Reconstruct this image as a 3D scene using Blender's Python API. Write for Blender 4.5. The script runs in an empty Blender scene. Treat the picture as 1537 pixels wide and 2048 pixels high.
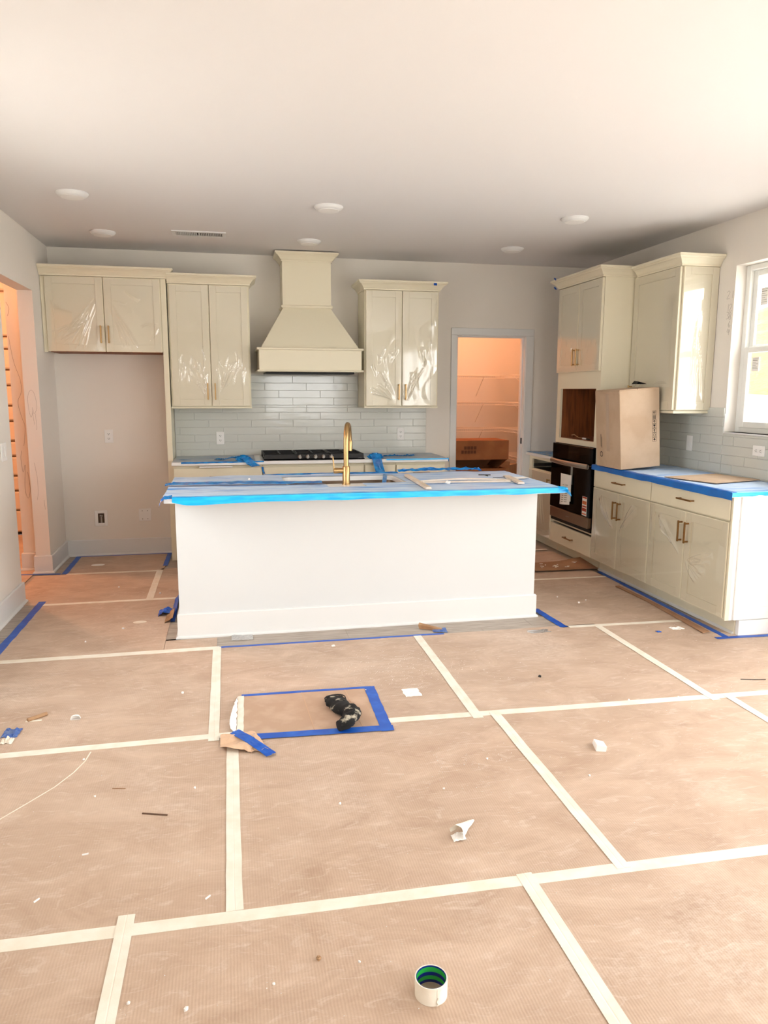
import bpy, bmesh, math, random
from mathutils import Vector, Matrix, noise as mn
random.seed(7)
S = bpy.context.scene
COL = S.collection
pi = math.pi

# ------------------------------------------------------------------ camera
cam = bpy.data.cameras.new('camera'); camo = bpy.data.objects.new('camera', cam); COL.objects.link(camo)
F_PX, YAW, PITCH, ROLL = 1484.34, 0.2074, 0.1608, 0.0030
CPOS = Vector((1.4856, -7.1682, 1.5151))
cam.sensor_fit = 'VERTICAL'; cam.sensor_height = 32.0; cam.lens = 32.0 * F_PX / 2048.0
cam.clip_start = 0.05; cam.clip_end = 200
fw = Vector((math.sin(YAW) * math.cos(PITCH), math.cos(YAW) * math.cos(PITCH), -math.sin(PITCH)))
rt = Vector((math.cos(YAW), -math.sin(YAW), 0)); up = rt.cross(fw)
r2 = rt * math.cos(ROLL) + up * math.sin(ROLL); u2 = -rt * math.sin(ROLL) + up * math.cos(ROLL)
M = Matrix((r2, u2, -fw)).transposed().to_4x4(); M.translation = CPOS
camo.matrix_world = M
S.camera = camo

# ------------------------------------------------------------------ world, daylight, exposure
SKY = 7.5
W = bpy.data.worlds.new('overcast_sky'); S.world = W; W.use_nodes = True
bg = W.node_tree.nodes['Background']; bg.inputs[0].default_value = (1.0, 0.99, 0.975, 1); bg.inputs[1].default_value = SKY
S.view_settings.view_transform = 'Standard'; S.view_settings.look = 'None'
S.view_settings.gamma = 1.0; S.view_settings.use_curve_mapping = False
S.view_settings.exposure = 0.36
sun = bpy.data.lights.new('sun', 'SUN'); sun.energy = 12; sun.angle = .02; sun.color = (1, .96, .88)
suno = bpy.data.objects.new('sun', sun); COL.objects.link(suno)
suno.rotation_euler = Vector((.02, -.36, -.93)).to_track_quat('-Z', 'Y').to_euler()

def portal(name, loc, rot, sx, sy):      # guides sampling of the sky through an opening, adds no light
    l = bpy.data.lights.new(name, 'AREA'); l.shape = 'RECTANGLE'; l.size = sx; l.size_y = sy
    l.cycles.is_portal = True
    o = bpy.data.objects.new(name, l); o.location = loc; o.rotation_euler = rot; COL.objects.link(o)
XR, ZC, YB = 5.085, 2.746, -9.6
PD = (-3.8, -6.0, 2.20)                 # patio door in right wall: y0, y1, top
BW = (2.3, 4.0, 0.90, 2.35)               # windows in the wall behind: x0, x1, z0, z1
KW = (-2.287, -3.25, 1.229, 2.412)        # kitchen window
RW = (-6.7, -9.4, .20, 2.35)               # tall window further along the right wall
FILL_W = (-2.9, -4.3, .9, 2.20)                # unseen window added in the left wall for fill light: y0, y1, z0, z1
portal('patio_sky_portal', (XR + .2, (PD[0] + PD[1]) / 2, PD[2] / 2), (0, pi / 2, 0), PD[2], PD[0] - PD[1])
portal('rear_sky_portal', ((BW[0] + BW[1]) / 2, YB - .2, (BW[2] + BW[3]) / 2), (pi / 2, 0, 0), BW[1] - BW[0], BW[3] - BW[2])
portal('fill_window_portal', (-.3, (FILL_W[0] + FILL_W[1]) / 2, (FILL_W[2] + FILL_W[3]) / 2), (0, -pi / 2, 0), FILL_W[3] - FILL_W[2], FILL_W[0] - FILL_W[1])
portal('side_sky_portal', (XR + .2, (RW[0] + RW[1]) / 2, (RW[2] + RW[3]) / 2), (0, pi / 2, 0), RW[3] - RW[2], RW[0] - RW[1])
portal('kitchen_sky_portal', (XR + .2, (KW[0] + KW[1]) / 2, (KW[2] + KW[3]) / 2), (0, pi / 2, 0), KW[3] - KW[2], KW[0] - KW[1])

# ------------------------------------------------------------------ materials
def N(nt, t, **k):
    n = nt.nodes.new(t)
    for a, v in k.items(): setattr(n, a, v)
    return n
def lin(c):
    return tuple(((x / 255) / 12.92 if x / 255 <= .04045 else ((x / 255 + .055) / 1.055) ** 2.4) for x in c)
MATS = {}
def mat(name, rgb, rough=.5, metal=0, spec=.5, var=None, vs=8, vstretch=(1, 1, 1), bump=0, bs=40, bstretch=(1, 1, 1), coat=0, detail=4, vlo=.4, vhi=.62):
    m = bpy.data.materials.new(name); m.use_nodes = True; nt = m.node_tree; b = nt.nodes['Principled BSDF']
    b.inputs['Base Color'].default_value = (*lin(rgb), 1); b.inputs['Roughness'].default_value = rough
    b.inputs['Metallic'].default_value = metal; b.inputs['Specular IOR Level'].default_value = spec
    b.inputs['Coat Weight'].default_value = coat
    if var or bump:
        tc = N(nt, 'ShaderNodeNewGeometry')
    if var:
        mp = N(nt, 'ShaderNodeMapping'); mp.inputs['Scale'].default_value = vstretch
        nt.links.new(tc.outputs['Position'], mp.inputs[0])
        n = N(nt, 'ShaderNodeTexNoise'); n.inputs['Scale'].default_value = vs; n.inputs['Detail'].default_value = detail
        nt.links.new(mp.outputs[0], n.inputs['Vector'])
        r = N(nt, 'ShaderNodeValToRGB'); r.color_ramp.elements[0].position = vlo; r.color_ramp.elements[1].position = vhi
        r.color_ramp.elements[0].color = (*lin(rgb), 1); r.color_ramp.elements[1].color = (*lin(var), 1)
        nt.links.new(n.outputs['Fac'], r.inputs[0]); nt.links.new(r.outputs[0], b.inputs['Base Color'])
    if bump:
        mp = N(nt, 'ShaderNodeMapping'); mp.inputs['Scale'].default_value = bstretch
        nt.links.new(tc.outputs['Position'], mp.inputs[0])
        n = N(nt, 'ShaderNodeTexNoise'); n.inputs['Scale'].default_value = bs; n.inputs['Detail'].default_value = 3
        nt.links.new(mp.outputs[0], n.inputs['Vector'])
        bp = N(nt, 'ShaderNodeBump'); bp.inputs['Strength'].default_value = 1; bp.inputs['Distance'].default_value = bump
        nt.links.new(n.outputs['Fac'], bp.inputs['Height']); nt.links.new(bp.outputs[0], b.inputs['Normal'])
    MATS[name] = m
    return m
def emit(name, rgb, s):
    m = bpy.data.materials.new(name); m.use_nodes = True; b = m.node_tree.nodes['Principled BSDF']
    b.inputs['Base Color'].default_value = (*lin(rgb), 1)
    b.inputs['Emission Color'].default_value = (*lin(rgb), 1); b.inputs['Emission Strength'].default_value = s
    return m
def film_mat(name, rgb, cover, gloss, rough, var=None, vs=3, stretch=(1, 1, 1)):
    """thin clear sheet: transparent, a little milky body colour, Fresnel reflection"""
    m = bpy.data.materials.new(name); m.use_nodes = True; nt = m.node_tree
    out = nt.nodes['Material Output']; nt.nodes.remove(nt.nodes['Principled BSDF'])
    tr = N(nt, 'ShaderNodeBsdfTransparent'); df = N(nt, 'ShaderNodeBsdfDiffuse'); gl = N(nt, 'ShaderNodeBsdfGlossy')
    gl.inputs['Roughness'].default_value = rough; df.inputs['Color'].default_value = (*lin(rgb), 1)
    m1 = N(nt, 'ShaderNodeMixShader'); m1.inputs[0].default_value = cover
    nt.links.new(tr.outputs[0], m1.inputs[1]); nt.links.new(df.outputs[0], m1.inputs[2])
    if var:
        g = N(nt, 'ShaderNodeNewGeometry'); mp = N(nt, 'ShaderNodeMapping'); mp.inputs['Scale'].default_value = stretch
        nt.links.new(g.outputs['Position'], mp.inputs[0])
        n = N(nt, 'ShaderNodeTexNoise'); n.inputs['Scale'].default_value = vs; n.inputs['Detail'].default_value = 5; n.inputs['Distortion'].default_value = .6
        nt.links.new(mp.outputs[0], n.inputs['Vector'])
        r = N(nt, 'ShaderNodeValToRGB'); e = r.color_ramp.elements
        e[0].position = .52; e[0].color = (*lin(rgb), 1); e[1].position = .70; e[1].color = (*lin(var), 1)
        nt.links.new(n.outputs['Fac'], r.inputs[0]); nt.links.new(r.outputs[0], df.inputs['Color'])
    lw = N(nt, 'ShaderNodeLayerWeight'); lw.inputs['Blend'].default_value = .5      # Schlick reflectance of a two-sided thin sheet
    pw_ = N(nt, 'ShaderNodeMath', operation='POWER'); pw_.inputs[1].default_value = 5; nt.links.new(lw.outputs['Facing'], pw_.inputs[0])
    ma = N(nt, 'ShaderNodeMath', operation='MULTIPLY_ADD'); ma.inputs[1].default_value = .92; ma.inputs[2].default_value = .07; nt.links.new(pw_.outputs[0], ma.inputs[0])
    mu = N(nt, 'ShaderNodeMath', operation='MULTIPLY'); mu.inputs[1].default_value = gloss; mu.use_clamp = True
    nt.links.new(ma.outputs[0], mu.inputs[0])
    m2 = N(nt, 'ShaderNodeMixShader'); nt.links.new(mu.outputs[0], m2.inputs[0])
    nt.links.new(m1.outputs[0], m2.inputs[1]); nt.links.new(gl.outputs[0], m2.inputs[2])
    nt.links.new(m2.outputs[0], out.inputs['Surface'])
    return m

m_wall = mat('wall_paint', (232, 227, 219), .75, spec=.2, bump=.0004, bs=220)
m_ceil = mat('ceiling_paint', (226, 224, 223), .85, spec=.15)
m_trim = mat('trim_paint', (224, 225, 224), .4, spec=.4)
m_cab = mat('cabinet_cream', (230, 223, 199), .42, spec=.4)
m_isl = mat('island_white', (214, 217, 218), .5, spec=.35)
m_panel_lit = mat('end_panel_lit', (248, 248, 247), .45, spec=.4)  # whiter than the cabinet cream, daylight glare put into the colour
m_wood = mat('raw_cabinet_wood', (142, 82, 40), .6, var=(112, 62, 28), vs=5, vstretch=(12, 12, 1))
m_quartz = mat('quartz_white', (240, 240, 238), .25)
m_brass = mat('brushed_brass', (186, 154, 106), .32, metal=1)
m_bronze = mat('champagne_bronze', (150, 112, 70), .35, metal=1)
m_steel = mat('brushed_steel', (176, 174, 170), .32, metal=1)
m_steelw = mat('warm_steel', (150, 130, 112), .35, metal=1)
m_black = mat('black_glass', (5, 5, 6), .06, spec=.07)
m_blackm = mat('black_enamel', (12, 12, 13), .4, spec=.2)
m_iron = mat('cast_iron', (18, 18, 19), .55)
m_dark = mat('seal_black_duct_shade', (10, 9, 9), .9)
m_tile = mat('glazed_tile', (207, 210, 204), .10, spec=.6, bump=.0009, bs=9, bstretch=(1, 1, 3.2))
m_grout = mat('pale_grout', (214, 214, 210), .8)
m_plastic = mat('white_plastic', (238, 238, 236), .35)
m_slot = mat('outlet_slot', (60, 58, 55), .6)
m_card = mat('corrugated_card', (198, 174, 148), .8, var=(188, 162, 135), vs=6, bump=.0004, bs=160)
m_cardm = mat('flat_brown_card', (168, 128, 96), .8, var=(156, 114, 84), vs=6)
m_cardd = mat('brown_carton', (156, 100, 58), .8, var=(140, 86, 48), vs=5)
m_print = mat('black_ink', (26, 24, 22), .7)
m_pencil = mat('pencil_line', (120, 112, 108), .9)
m_lamp = mat('lamp_lens', (236, 235, 232), .5)
m_vinylw = mat('window_vinyl', (240, 242, 238), .4)
m_bluetape = mat('blue_tape', (16, 82, 184), .45, var=(36, 104, 204), vs=14, vlo=.45, vhi=.7)
m_bluetaped = mat('dusty_blue_tape', (60, 96, 168), .6, var=(110, 130, 170), vs=30)
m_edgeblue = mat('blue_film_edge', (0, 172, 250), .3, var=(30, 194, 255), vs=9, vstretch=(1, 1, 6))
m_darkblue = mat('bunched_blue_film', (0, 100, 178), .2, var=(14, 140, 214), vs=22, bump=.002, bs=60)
m_masking = mat('masking_tape', (240, 234, 221), .6, var=(233, 224, 207), vs=12, bump=.0003, bs=300)
m_paperw = mat('white_paper', (247, 245, 241), .7)
m_foam = mat('white_foam', (244, 240, 236), .7)
m_knit = mat('black_knit', (14, 14, 15), .9, bump=.001, bs=500)
m_woodstick = mat('bare_wood', (176, 140, 104), .7, var=(150, 112, 78), vs=12)
m_primed = mat('primed_moulding', (226, 214, 198), .5, var=(214, 198, 178), vs=9)
m_darkstick = mat('dark_wood_sliver', (98, 72, 56), .7)
m_wire = mat('white_coated_wire', (246, 238, 226), .4)
m_film = film_mat('clear_film', (240, 238, 232), .07, 2.0, .06)
m_bag = film_mat('clear_bag', (226, 226, 226), .35, 1.8, .15)
m_bluefilm = film_mat('blue_counter_film', (204, 225, 250), .97, .3, .3, var=(36, 140, 224), vs=2.6, stretch=(1.0, 15, 1))
m_glass = film_mat('window_glass', (255, 255, 255), 0.0, 1.0, .0)
m_greyfilm = film_mat('grey_counter_film', (196, 206, 216), .94, .35, .3, var=(70, 140, 200), vs=2.6, stretch=(2.2, 7, 1))

def paper_material():
    m = bpy.data.materials.new('kraft_floor_paper'); m.use_nodes = True; nt = m.node_tree; b = nt.nodes['Principled BSDF']
    L = nt.links.new
    g = N(nt, 'ShaderNodeNewGeometry')
    def noise(scale, stretch, detail=5, rough=.6, dist=0):
        mp = N(nt, 'ShaderNodeMapping'); mp.inputs['Scale'].default_value = stretch; L(g.outputs['Position'], mp.inputs[0])
        n = N(nt, 'ShaderNodeTexNoise'); n.inputs['Scale'].default_value = scale; n.inputs['Detail'].default_value = detail
        n.inputs['Roughness'].default_value = rough; n.inputs['Distortion'].default_value = dist; L(mp.outputs[0], n.inputs['Vector']); return n.outputs['Fac']
    def ramp(src, a, bb, ca, cb):
        r = N(nt, 'ShaderNodeValToRGB'); e = r.color_ramp.elements; e[0].position = a; e[1].position = bb
        e[0].color = (*ca, 1); e[1].color = (*cb, 1); L(src, r.inputs[0]); return r.outputs[0]
    base = ramp(noise(3.2, (1, 1.7, 1), 9, .68, .8), .32, .68, lin((178, 152, 131)), lin((206, 182, 161)))
    scuff = ramp(noise(9, (1, 2.6, 1), 9, .72, 1.2), .53, .70, (0, 0, 0), (1, 1, 1))
    mx = N(nt, 'ShaderNodeMix', data_type='RGBA'); mx.inputs[7].default_value = (*lin((218, 201, 186)), 1)
    L(base, mx.inputs[6])
    s2 = N(nt, 'ShaderNodeMath', operation='MULTIPLY'); s2.inputs[1].default_value = .66; L(scuff, s2.inputs[0]); L(s2.outputs[0], mx.inputs[0])
    dust = ramp(noise(1.15, (1, 1, 1), 3, .5), .57, .74, (0, 0, 0), (1, 1, 1)); fine = ramp(noise(34, (1, 1.4, 1), 8, .8), .42, .66, (0, 0, 0), (1, 1, 1))
    dm = N(nt, 'ShaderNodeMath', operation='MULTIPLY'); L(dust, dm.inputs[0]); L(fine, dm.inputs[1])
    dm2 = N(nt, 'ShaderNodeMath', operation='MULTIPLY'); L(dm.outputs[0], dm2.inputs[0]); dm2.inputs[1].default_value = .55
    mx2 = N(nt, 'ShaderNodeMix', data_type='RGBA'); mx2.inputs[7].default_value = (*lin((236, 222, 208)), 1)
    L(mx.outputs[2], mx2.inputs[6]); L(dm2.outputs[0], mx2.inputs[0])
    # corrugation ribs catch pale dust where the sheet is rubbed
    tco = N(nt, 'ShaderNodeTexCoord'); wv = N(nt, 'ShaderNodeTexWave'); wv.inputs['Scale'].default_value = 36; wv.inputs['Distortion'].default_value = 1.2; wv.inputs['Detail'].default_value = 2
    L(tco.outputs['Object'], wv.inputs['Vector'])
    rub = ramp(noise(2.4, (1, 1, 1), 4, .6), .44, .66, (0, 0, 0), (1, 1, 1))
    rm = N(nt, 'ShaderNodeMath', operation='MULTIPLY'); L(wv.outputs['Fac'], rm.inputs[0]); L(rub, rm.inputs[1])
    rm2 = N(nt, 'ShaderNodeMath', operation='MULTIPLY'); L(rm.outputs[0], rm2.inputs[0]); rm2.inputs[1].default_value = .16
    mx3 = N(nt, 'ShaderNodeMix', data_type='RGBA'); mx3.inputs[7].default_value = (*lin((212, 194, 179)), 1)
    L(mx2.outputs[2], mx3.inputs[6]); L(rm2.outputs[0], mx3.inputs[0])
    L(mx3.outputs[2], b.inputs['Base Color']); b.inputs['Roughness'].default_value = .62; b.inputs['Specular IOR Level'].default_value = .35
    bp = N(nt, 'ShaderNodeBump'); bp.inputs['Distance'].default_value = .0004; bp.inputs['Strength'].default_value = .6
    ad = N(nt, 'ShaderNodeMath', operation='ADD'); L(wv.outputs['Fac'], ad.inputs[0])
    big = noise(1.6, (1, 2.2, 1), 4); mb = N(nt, 'ShaderNodeMath', operation='MULTIPLY'); L(big, mb.inputs[0]); mb.inputs[1].default_value = 34
    L(mb.outputs[0], ad.inputs[1]); L(ad.outputs[0], bp.inputs['Height']); L(bp.outputs[0], b.inputs['Normal'])
    return m
m_paper = paper_material()
def plank_material():
    m = mat('grey_vinyl_plank', (178, 167, 155), .5, var=(154, 142, 130), vs=3, vstretch=(2, 22, 1), detail=6)
    return m
m_plank = plank_material()
m_crease = mat('card_fold', (196, 162, 134), .75)

# ------------------------------------------------------------------ geometry helpers
class MB:
    def __init__(self): self.bm = bmesh.new(); self.smooth = False
    def box(self, p0, p1, bev=0, seg=1):
        x0, x1 = sorted((p0[0], p1[0])); y0, y1 = sorted((p0[1], p1[1])); z0, z1 = sorted((p0[2], p1[2]))
        bm = self.bm
        v = [bm.verts.new(c) for c in ((x0, y0, z0), (x1, y0, z0), (x1, y1, z0), (x0, y1, z0), (x0, y0, z1), (x1, y0, z1), (x1, y1, z1), (x0, y1, z1))]
        fs = [bm.faces.new([v[i] for i in f]) for f in ((0, 3, 2, 1), (4, 5, 6, 7), (0, 1, 5, 4), (1, 2, 6, 5), (2, 3, 7, 6), (3, 0, 4, 7))]
        if bev > 0:
            es = {e for f in fs for e in f.edges}
            bmesh.ops.bevel(bm, geom=list(es), offset=bev, segments=seg, affect='EDGES', profile=.5)
        return self
    def fbox(self, F, u0, u1, v0, v1, w0, w1, bev=0):
        return self.box(F(u0, v0, w0), F(u1, v1, w1), bev)
    def hexa(self, pts):        # 8 points: bottom loop 4, top loop 4
        v = [self.bm.verts.new(p) for p in pts]
        for f in ((0, 3, 2, 1), (4, 5, 6, 7), (0, 1, 5, 4), (1, 2, 6, 5), (2, 3, 7, 6), (3, 0, 4, 7)): self.bm.faces.new([v[i] for i in f])
        return self
    def grid(self, fn, nu, nv, skip=None):
        bm = self.bm
        V = [[bm.verts.new(fn(i / nu, j / nv)) for j in range(nv + 1)] for i in range(nu + 1)]
        for i in range(nu):
            for j in range(nv):
                if skip and skip((i + .5) / nu, (j + .5) / nv): continue
                bm.faces.new((V[i][j], V[i + 1][j], V[i + 1][j + 1], V[i][j + 1]))
        return self
    def tube(self, path, r, n=10, caps=True, flat=None):
        bm = self.bm; P = [Vector(p) for p in path]; rs = r if isinstance(r, (list, tuple)) else [r] * len(P)
        rings = []; prev = None
        for i, p in enumerate(P):
            d = (P[min(i + 1, len(P) - 1)] - P[max(i - 1, 0)]).normalized()
            if prev is None:
                a = Vector((0, 0, 1)) if abs(d.z) < .9 else Vector((1, 0, 0)); s = d.cross(a).normalized()
            else: s = (prev - d * prev.dot(d)).normalized()
            prev = s; t = d.cross(s)
            k = flat if flat else 1
            rings.append([bm.verts.new(p + s * math.cos(2 * pi * q / n) * rs[i] + t * math.sin(2 * pi * q / n) * rs[i] * k) for q in range(n)])
        for a, b in zip(rings, rings[1:]):
            for q in range(n): bm.faces.new((a[q], a[(q + 1) % n], b[(q + 1) % n], b[q]))
        if caps: bm.faces.new(rings[0][::-1]); bm.faces.new(rings[-1])
        return self
    def lathe(self, prof, c, n=32, axis='z', closed=False):
        bm = self.bm; c = Vector(c); rings = []
        for r, h in prof:
            ring = []
            for q in range(n):
                a = 2 * pi * q / n; x, y = r * math.cos(a), r * math.sin(a)
                o = {'z': (x, y, h), 'y': (x, h, y), 'x': (h, x, y)}[axis]
                ring.append(bm.verts.new(c + Vector(o)))
            rings.append(ring)
        pairs = list(zip(rings, rings[1:])) + ([(rings[-1], rings[0])] if closed else [])
        for a, b in pairs:
            for q in range(n): bm.faces.new((a[q], a[(q + 1) % n], b[(q + 1) % n], b[q]))
        if not closed: bm.faces.new(rings[0][::-1]); bm.faces.new(rings[-1])
        return self
    def prism(self, poly, z0, z1):
        bm = self.bm
        a = [bm.verts.new((x, y, z0)) for x, y in poly]; b = [bm.verts.new((x, y, z1)) for x, y in poly]; n = len(poly)
        bm.faces.new(a[::-1]); bm.faces.new(b)
        for i in range(n): bm.faces.new((a[i], a[(i + 1) % n], b[(i + 1) % n], b[i]))
        return self
    def sweep(self, path, prof, z):
        """mitred moulding: path 2D polyline, out = right-hand side of the path direction, prof = [(out, dz)]"""
        bm = self.bm; P = [Vector(p) for p in path]; rings = []
        for i, p in enumerate(P):
            d0 = (P[i] - P[i - 1]).normalized() if i else (P[1] - P[0]).normalized()
            d1 = (P[i + 1] - P[i]).normalized() if i < len(P) - 1 else d0
            n0 = Vector((d0.y, -d0.x)); n1 = Vector((d1.y, -d1.x)); m = (n0 + n1).normalized(); m = m / max(.3, m.dot(n0))
            rings.append([bm.verts.new((p.x + m.x * o, p.y + m.y * o, z + h)) for o, h in prof])
        k = len(prof)
        for a, b in zip(rings, rings[1:]):
            for q in range(k): bm.faces.new((a[q], a[(q + 1) % k], b[(q + 1) % k], b[q]))
        bm.faces.new(rings[0][::-1]); bm.faces.new(rings[-1])
        return self
    def strip(self, pts, w, z, th=.0008, ridge=False, jit=0.0, seed=0):
        """flat tape along a floor polyline, closed and thin"""
        bm = self.bm; P = [Vector(p) for p in pts]; rng = random.Random(seed); rings = []
        for i, p in enumerate(P):
            d = (P[min(i + 1, len(P) - 1)] - P[max(i - 1, 0)]).normalized(); n = Vector((-d.y, d.x))
            a = w / 2 + rng.uniform(-jit, jit); b = w / 2 + rng.uniform(-jit, jit)
            o = [p + n * a, p + n * (a * .12), p, p - n * (b * .12), p - n * b]
            h = [th, th, th * (.35 if ridge else 1), th, th]
            rings.append([bm.verts.new((q.x, q.y, z + hh)) for q, hh in zip(o, h)] + [bm.verts.new((o[4].x, o[4].y, z)), bm.verts.new((o[0].x, o[0].y, z))])
        for a, b in zip(rings, rings[1:]):
            for q in range(7): bm.faces.new((a[q], a[(q + 1) % 7], b[(q + 1) % 7], b[q]))
        bm.faces.new(rings[0][::-1]); bm.faces.new(rings[-1])
        return self
    def xform(self, mtx):
        bmesh.ops.transform(self.bm, matrix=mtx, verts=self.bm.verts); return self
    def solid(self, th):
        bm = self.bm; bm.normal_update(); F0 = bm.faces[:]; V0 = bm.verts[:]; E0 = [e for e in bm.edges if e.is_boundary]
        W_ = {v: bm.verts.new(v.co - v.normal * th) for v in V0}
        rim = []
        for e in E0:
            lp = e.link_loops[0]; rim.append((lp.vert, lp.link_loop_next.vert))
        for f in F0: bm.faces.new([W_[v] for v in reversed(f.verts)])
        for a, b in rim: bm.faces.new((b, a, W_[a], W_[b]))
        return self
    def mesh(self, name, m, smooth=False, recalc=True):
        if recalc:
            bmesh.ops.recalc_face_normals(self.bm, faces=self.bm.faces)
            if all(e.is_manifold for e in self.bm.edges) and self.bm.calc_volume(signed=True) < 0: bmesh.ops.reverse_faces(self.bm, faces=self.bm.faces[:])
        me = bpy.data.meshes.new(name); self.bm.to_mesh(me); self.bm.free(); me.materials.append(m)
        if smooth:
            for p in me.polygons: p.use_smooth = True
            me.set_sharp_from_angle(angle=math.radians(38))
        return me
    def build(self, name, m, parent=None, smooth=False, recalc=True):
        vs = [v.co for v in self.bm.verts]
        lo = Vector((min(v[i] for v in vs) for i in range(3))); hi = Vector((max(v[i] for v in vs) for i in range(3)))
        c = Vector(((lo.x + hi.x) / 2, (lo.y + hi.y) / 2, lo.z))
        for v in self.bm.verts: v.co = v.co - c
        me = self.mesh(name, m, smooth, recalc); o = bpy.data.objects.new(name, me); COL.objects.link(o)
        place(o, c, parent); return o
WORLD = {}
def place(o, c, parent):
    WORLD[o] = Vector(c)
    if parent: o.parent = parent; o.location = Vector(c) - WORLD[parent]
    else: o.location = c
def tag(o, label, cat, group=None):
    o['label'] = label; o['category'] = cat
    if group: o['group'] = group
    return o
def thing(name, label, cat, loc, group=None):
    o = bpy.data.objects.new(name, None); COL.objects.link(o); o.empty_display_size = .1; place(o, loc, None)
    return tag(o, label, cat, group)
def struct(o): o['kind'] = 'structure'; return o
def part(name, mb, m, parent, smooth=False): return mb.build(name, m, parent, smooth)
def nz(x, y, z=0.): return mn.noise(Vector((x, y, z)))

FB = lambda u, v, w: (u, -w, v)               # things on the back wall, facing the camera
FRT = lambda u, v, w: (XR - w, -u, v)         # things on the right wall, u = -Y

# ================================================================== STRUCTURE
T = .115
# floor with planks
fl = struct(MB().box((-.0, YB, -.12), (XR, 0, -.004)).build('floor', m_plank))
rows = []
pw, pl = .18, 1.22
def plank(x0, x1, y0, y1):
    MB().box((x0 + .0006, y0 + .0006, -.004), (x1 - .0006, y1 - .0006, 0), .0009).build('plank', m_plank, fl)
y = -2.59; k = 0
for r in range(2):                                    # in front of the island
    x = 1.02 - (.4 if r else .05)
    while x < 3.75:
        plank(x, min(x + pl, 4.2), y - (r + 1) * pw, y - r * pw); x += pl
for r in range(11):                                   # strip along the left wall
    plank(.0, .62 if r % 2 else .9, -1.5 - (r + 1) * pw, -1.5 - r * pw)
for r in range(4): plank(.0, .5, -r * pw - pw, -r * pw)
for r in range(8): plank(.98, 1.17, -1.3 - (r + 1) * pw, -1.3 - r * pw)
for r in range(2): plank(4.35, XR, -2.95 - (r + 1) * pw, -2.95 - r * pw)

struct(MB().box((-T, YB - T, ZC), (XR + T, T, ZC + .1)).build('ceiling', m_ceil))
# back wall with pantry doorway
D0, D1, DZ = 3.732, 4.437, 2.061
b = MB(); b.box((-T, 0, 0), (D0 - .015, T, ZC)); b.box((D1 + .015, 0, 0), (XR + T, T, ZC)); b.box((D0 - .015, 0, DZ + .015), (D1 + .015, T, ZC))
wall_back = struct(b.build('wall_back', m_wall))
# left wall with opening
YS, YN, HZ = -.630, -1.54, 2.300
b = MB(); b.box((-T, YS, 0), (0, 0, ZC)); b.box((-T, FILL_W[0], 0), (0, YN, ZC)); b.box((-T, YB, 0), (0, FILL_W[1], ZC)); b.box((-T, FILL_W[1], 0), (0, FILL_W[0], FILL_W[2])); b.box((-T, FILL_W[1], FILL_W[3]), (0, FILL_W[0], ZC)); b.box((-T, YN, HZ), (0, YS, ZC))
wall_left = struct(b.build('wall_left', m_wall))
# right wall with kitchen window and patio door
b = MB(); XO = XR + .16
ys = [0, KW[0], KW[1], PD[0], PD[1], YB]
b.box((XR, KW[0], 0), (XO, 0, ZC)); b.box((XR, KW[1], 0), (XO, KW[0], KW[2])); b.box((XR, KW[1], KW[3]), (XO, KW[0], ZC))
b.box((XR, PD[0], 0), (XO, KW[1], ZC)); b.box((XR, PD[1], PD[2]), (XO, PD[0], ZC)); b.box((XR, RW[0], 0), (XO, PD[1], ZC)); b.box((XR, YB, 0), (XO, RW[1], ZC)); b.box((XR, RW[1], 0), (XO, RW[0], RW[2])); b.box((XR, RW[1], RW[3]), (XO, RW[0], ZC))
wall_right = struct(b.build('wall_right', m_wall))
b = MB(); b.box((-T, YB - T, 0), (BW[0], YB, ZC)); b.box((BW[1], YB - T, 0), (XO, YB, ZC)); b.box((BW[0], YB - T, 0), (BW[1], YB, BW[2])); b.box((BW[0], YB - T, BW[3]), (BW[1], YB, ZC))
struct(b.build('wall_rear', m_wall))

# rear windows and patio door (behind the camera, seen in reflections)
def window_unit(name, F, u0, u1, v0, v1, mull, rail=None):
    r = struct(MB().fbox(F, u0, u0 + .05, v0, v1, 0, .06).fbox(F, u1 - .05, u1, v0, v1, 0, .06).fbox(F, u0 + .05, u1 - .05, v0, v0 + .05, 0, .06).fbox(F, u0 + .05, u1 - .05, v1 - .05, v1, 0, .06).build(name, m_vinylw))
    for i in range(1, mull): MB().fbox(F, u0 + (u1 - u0) * i / mull - .04, u0 + (u1 - u0) * i / mull + .04, v0 + .05, v1 - .05, 0, .06).build('mullion', m_vinylw, r)
    MB().fbox(F, u0 + .05, u1 - .05, v0 + .05, v1 - .05, .025, .03).build('pane', m_glass, r)
    return r
window_unit('window_2', lambda u, v, w: (u, YB - .1 + w, v), BW[0], BW[1], BW[2], BW[3], 2)
window_unit('door_2', lambda u, v, w: (XR + .1 - w, -u, v), -PD[0], -PD[1], 0, PD[2], 2)
window_unit('window_4', lambda u, v, w: (XR + .1 - w, -u, v), -RW[0], -RW[1], RW[2], RW[3], 2)

window_unit('window_fill', lambda u, v, w: (-.1 + w, u, v), FILL_W[1], FILL_W[0], FILL_W[2], FILL_W[3], 2)  # added window out of view, lets in fill light from the left

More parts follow.
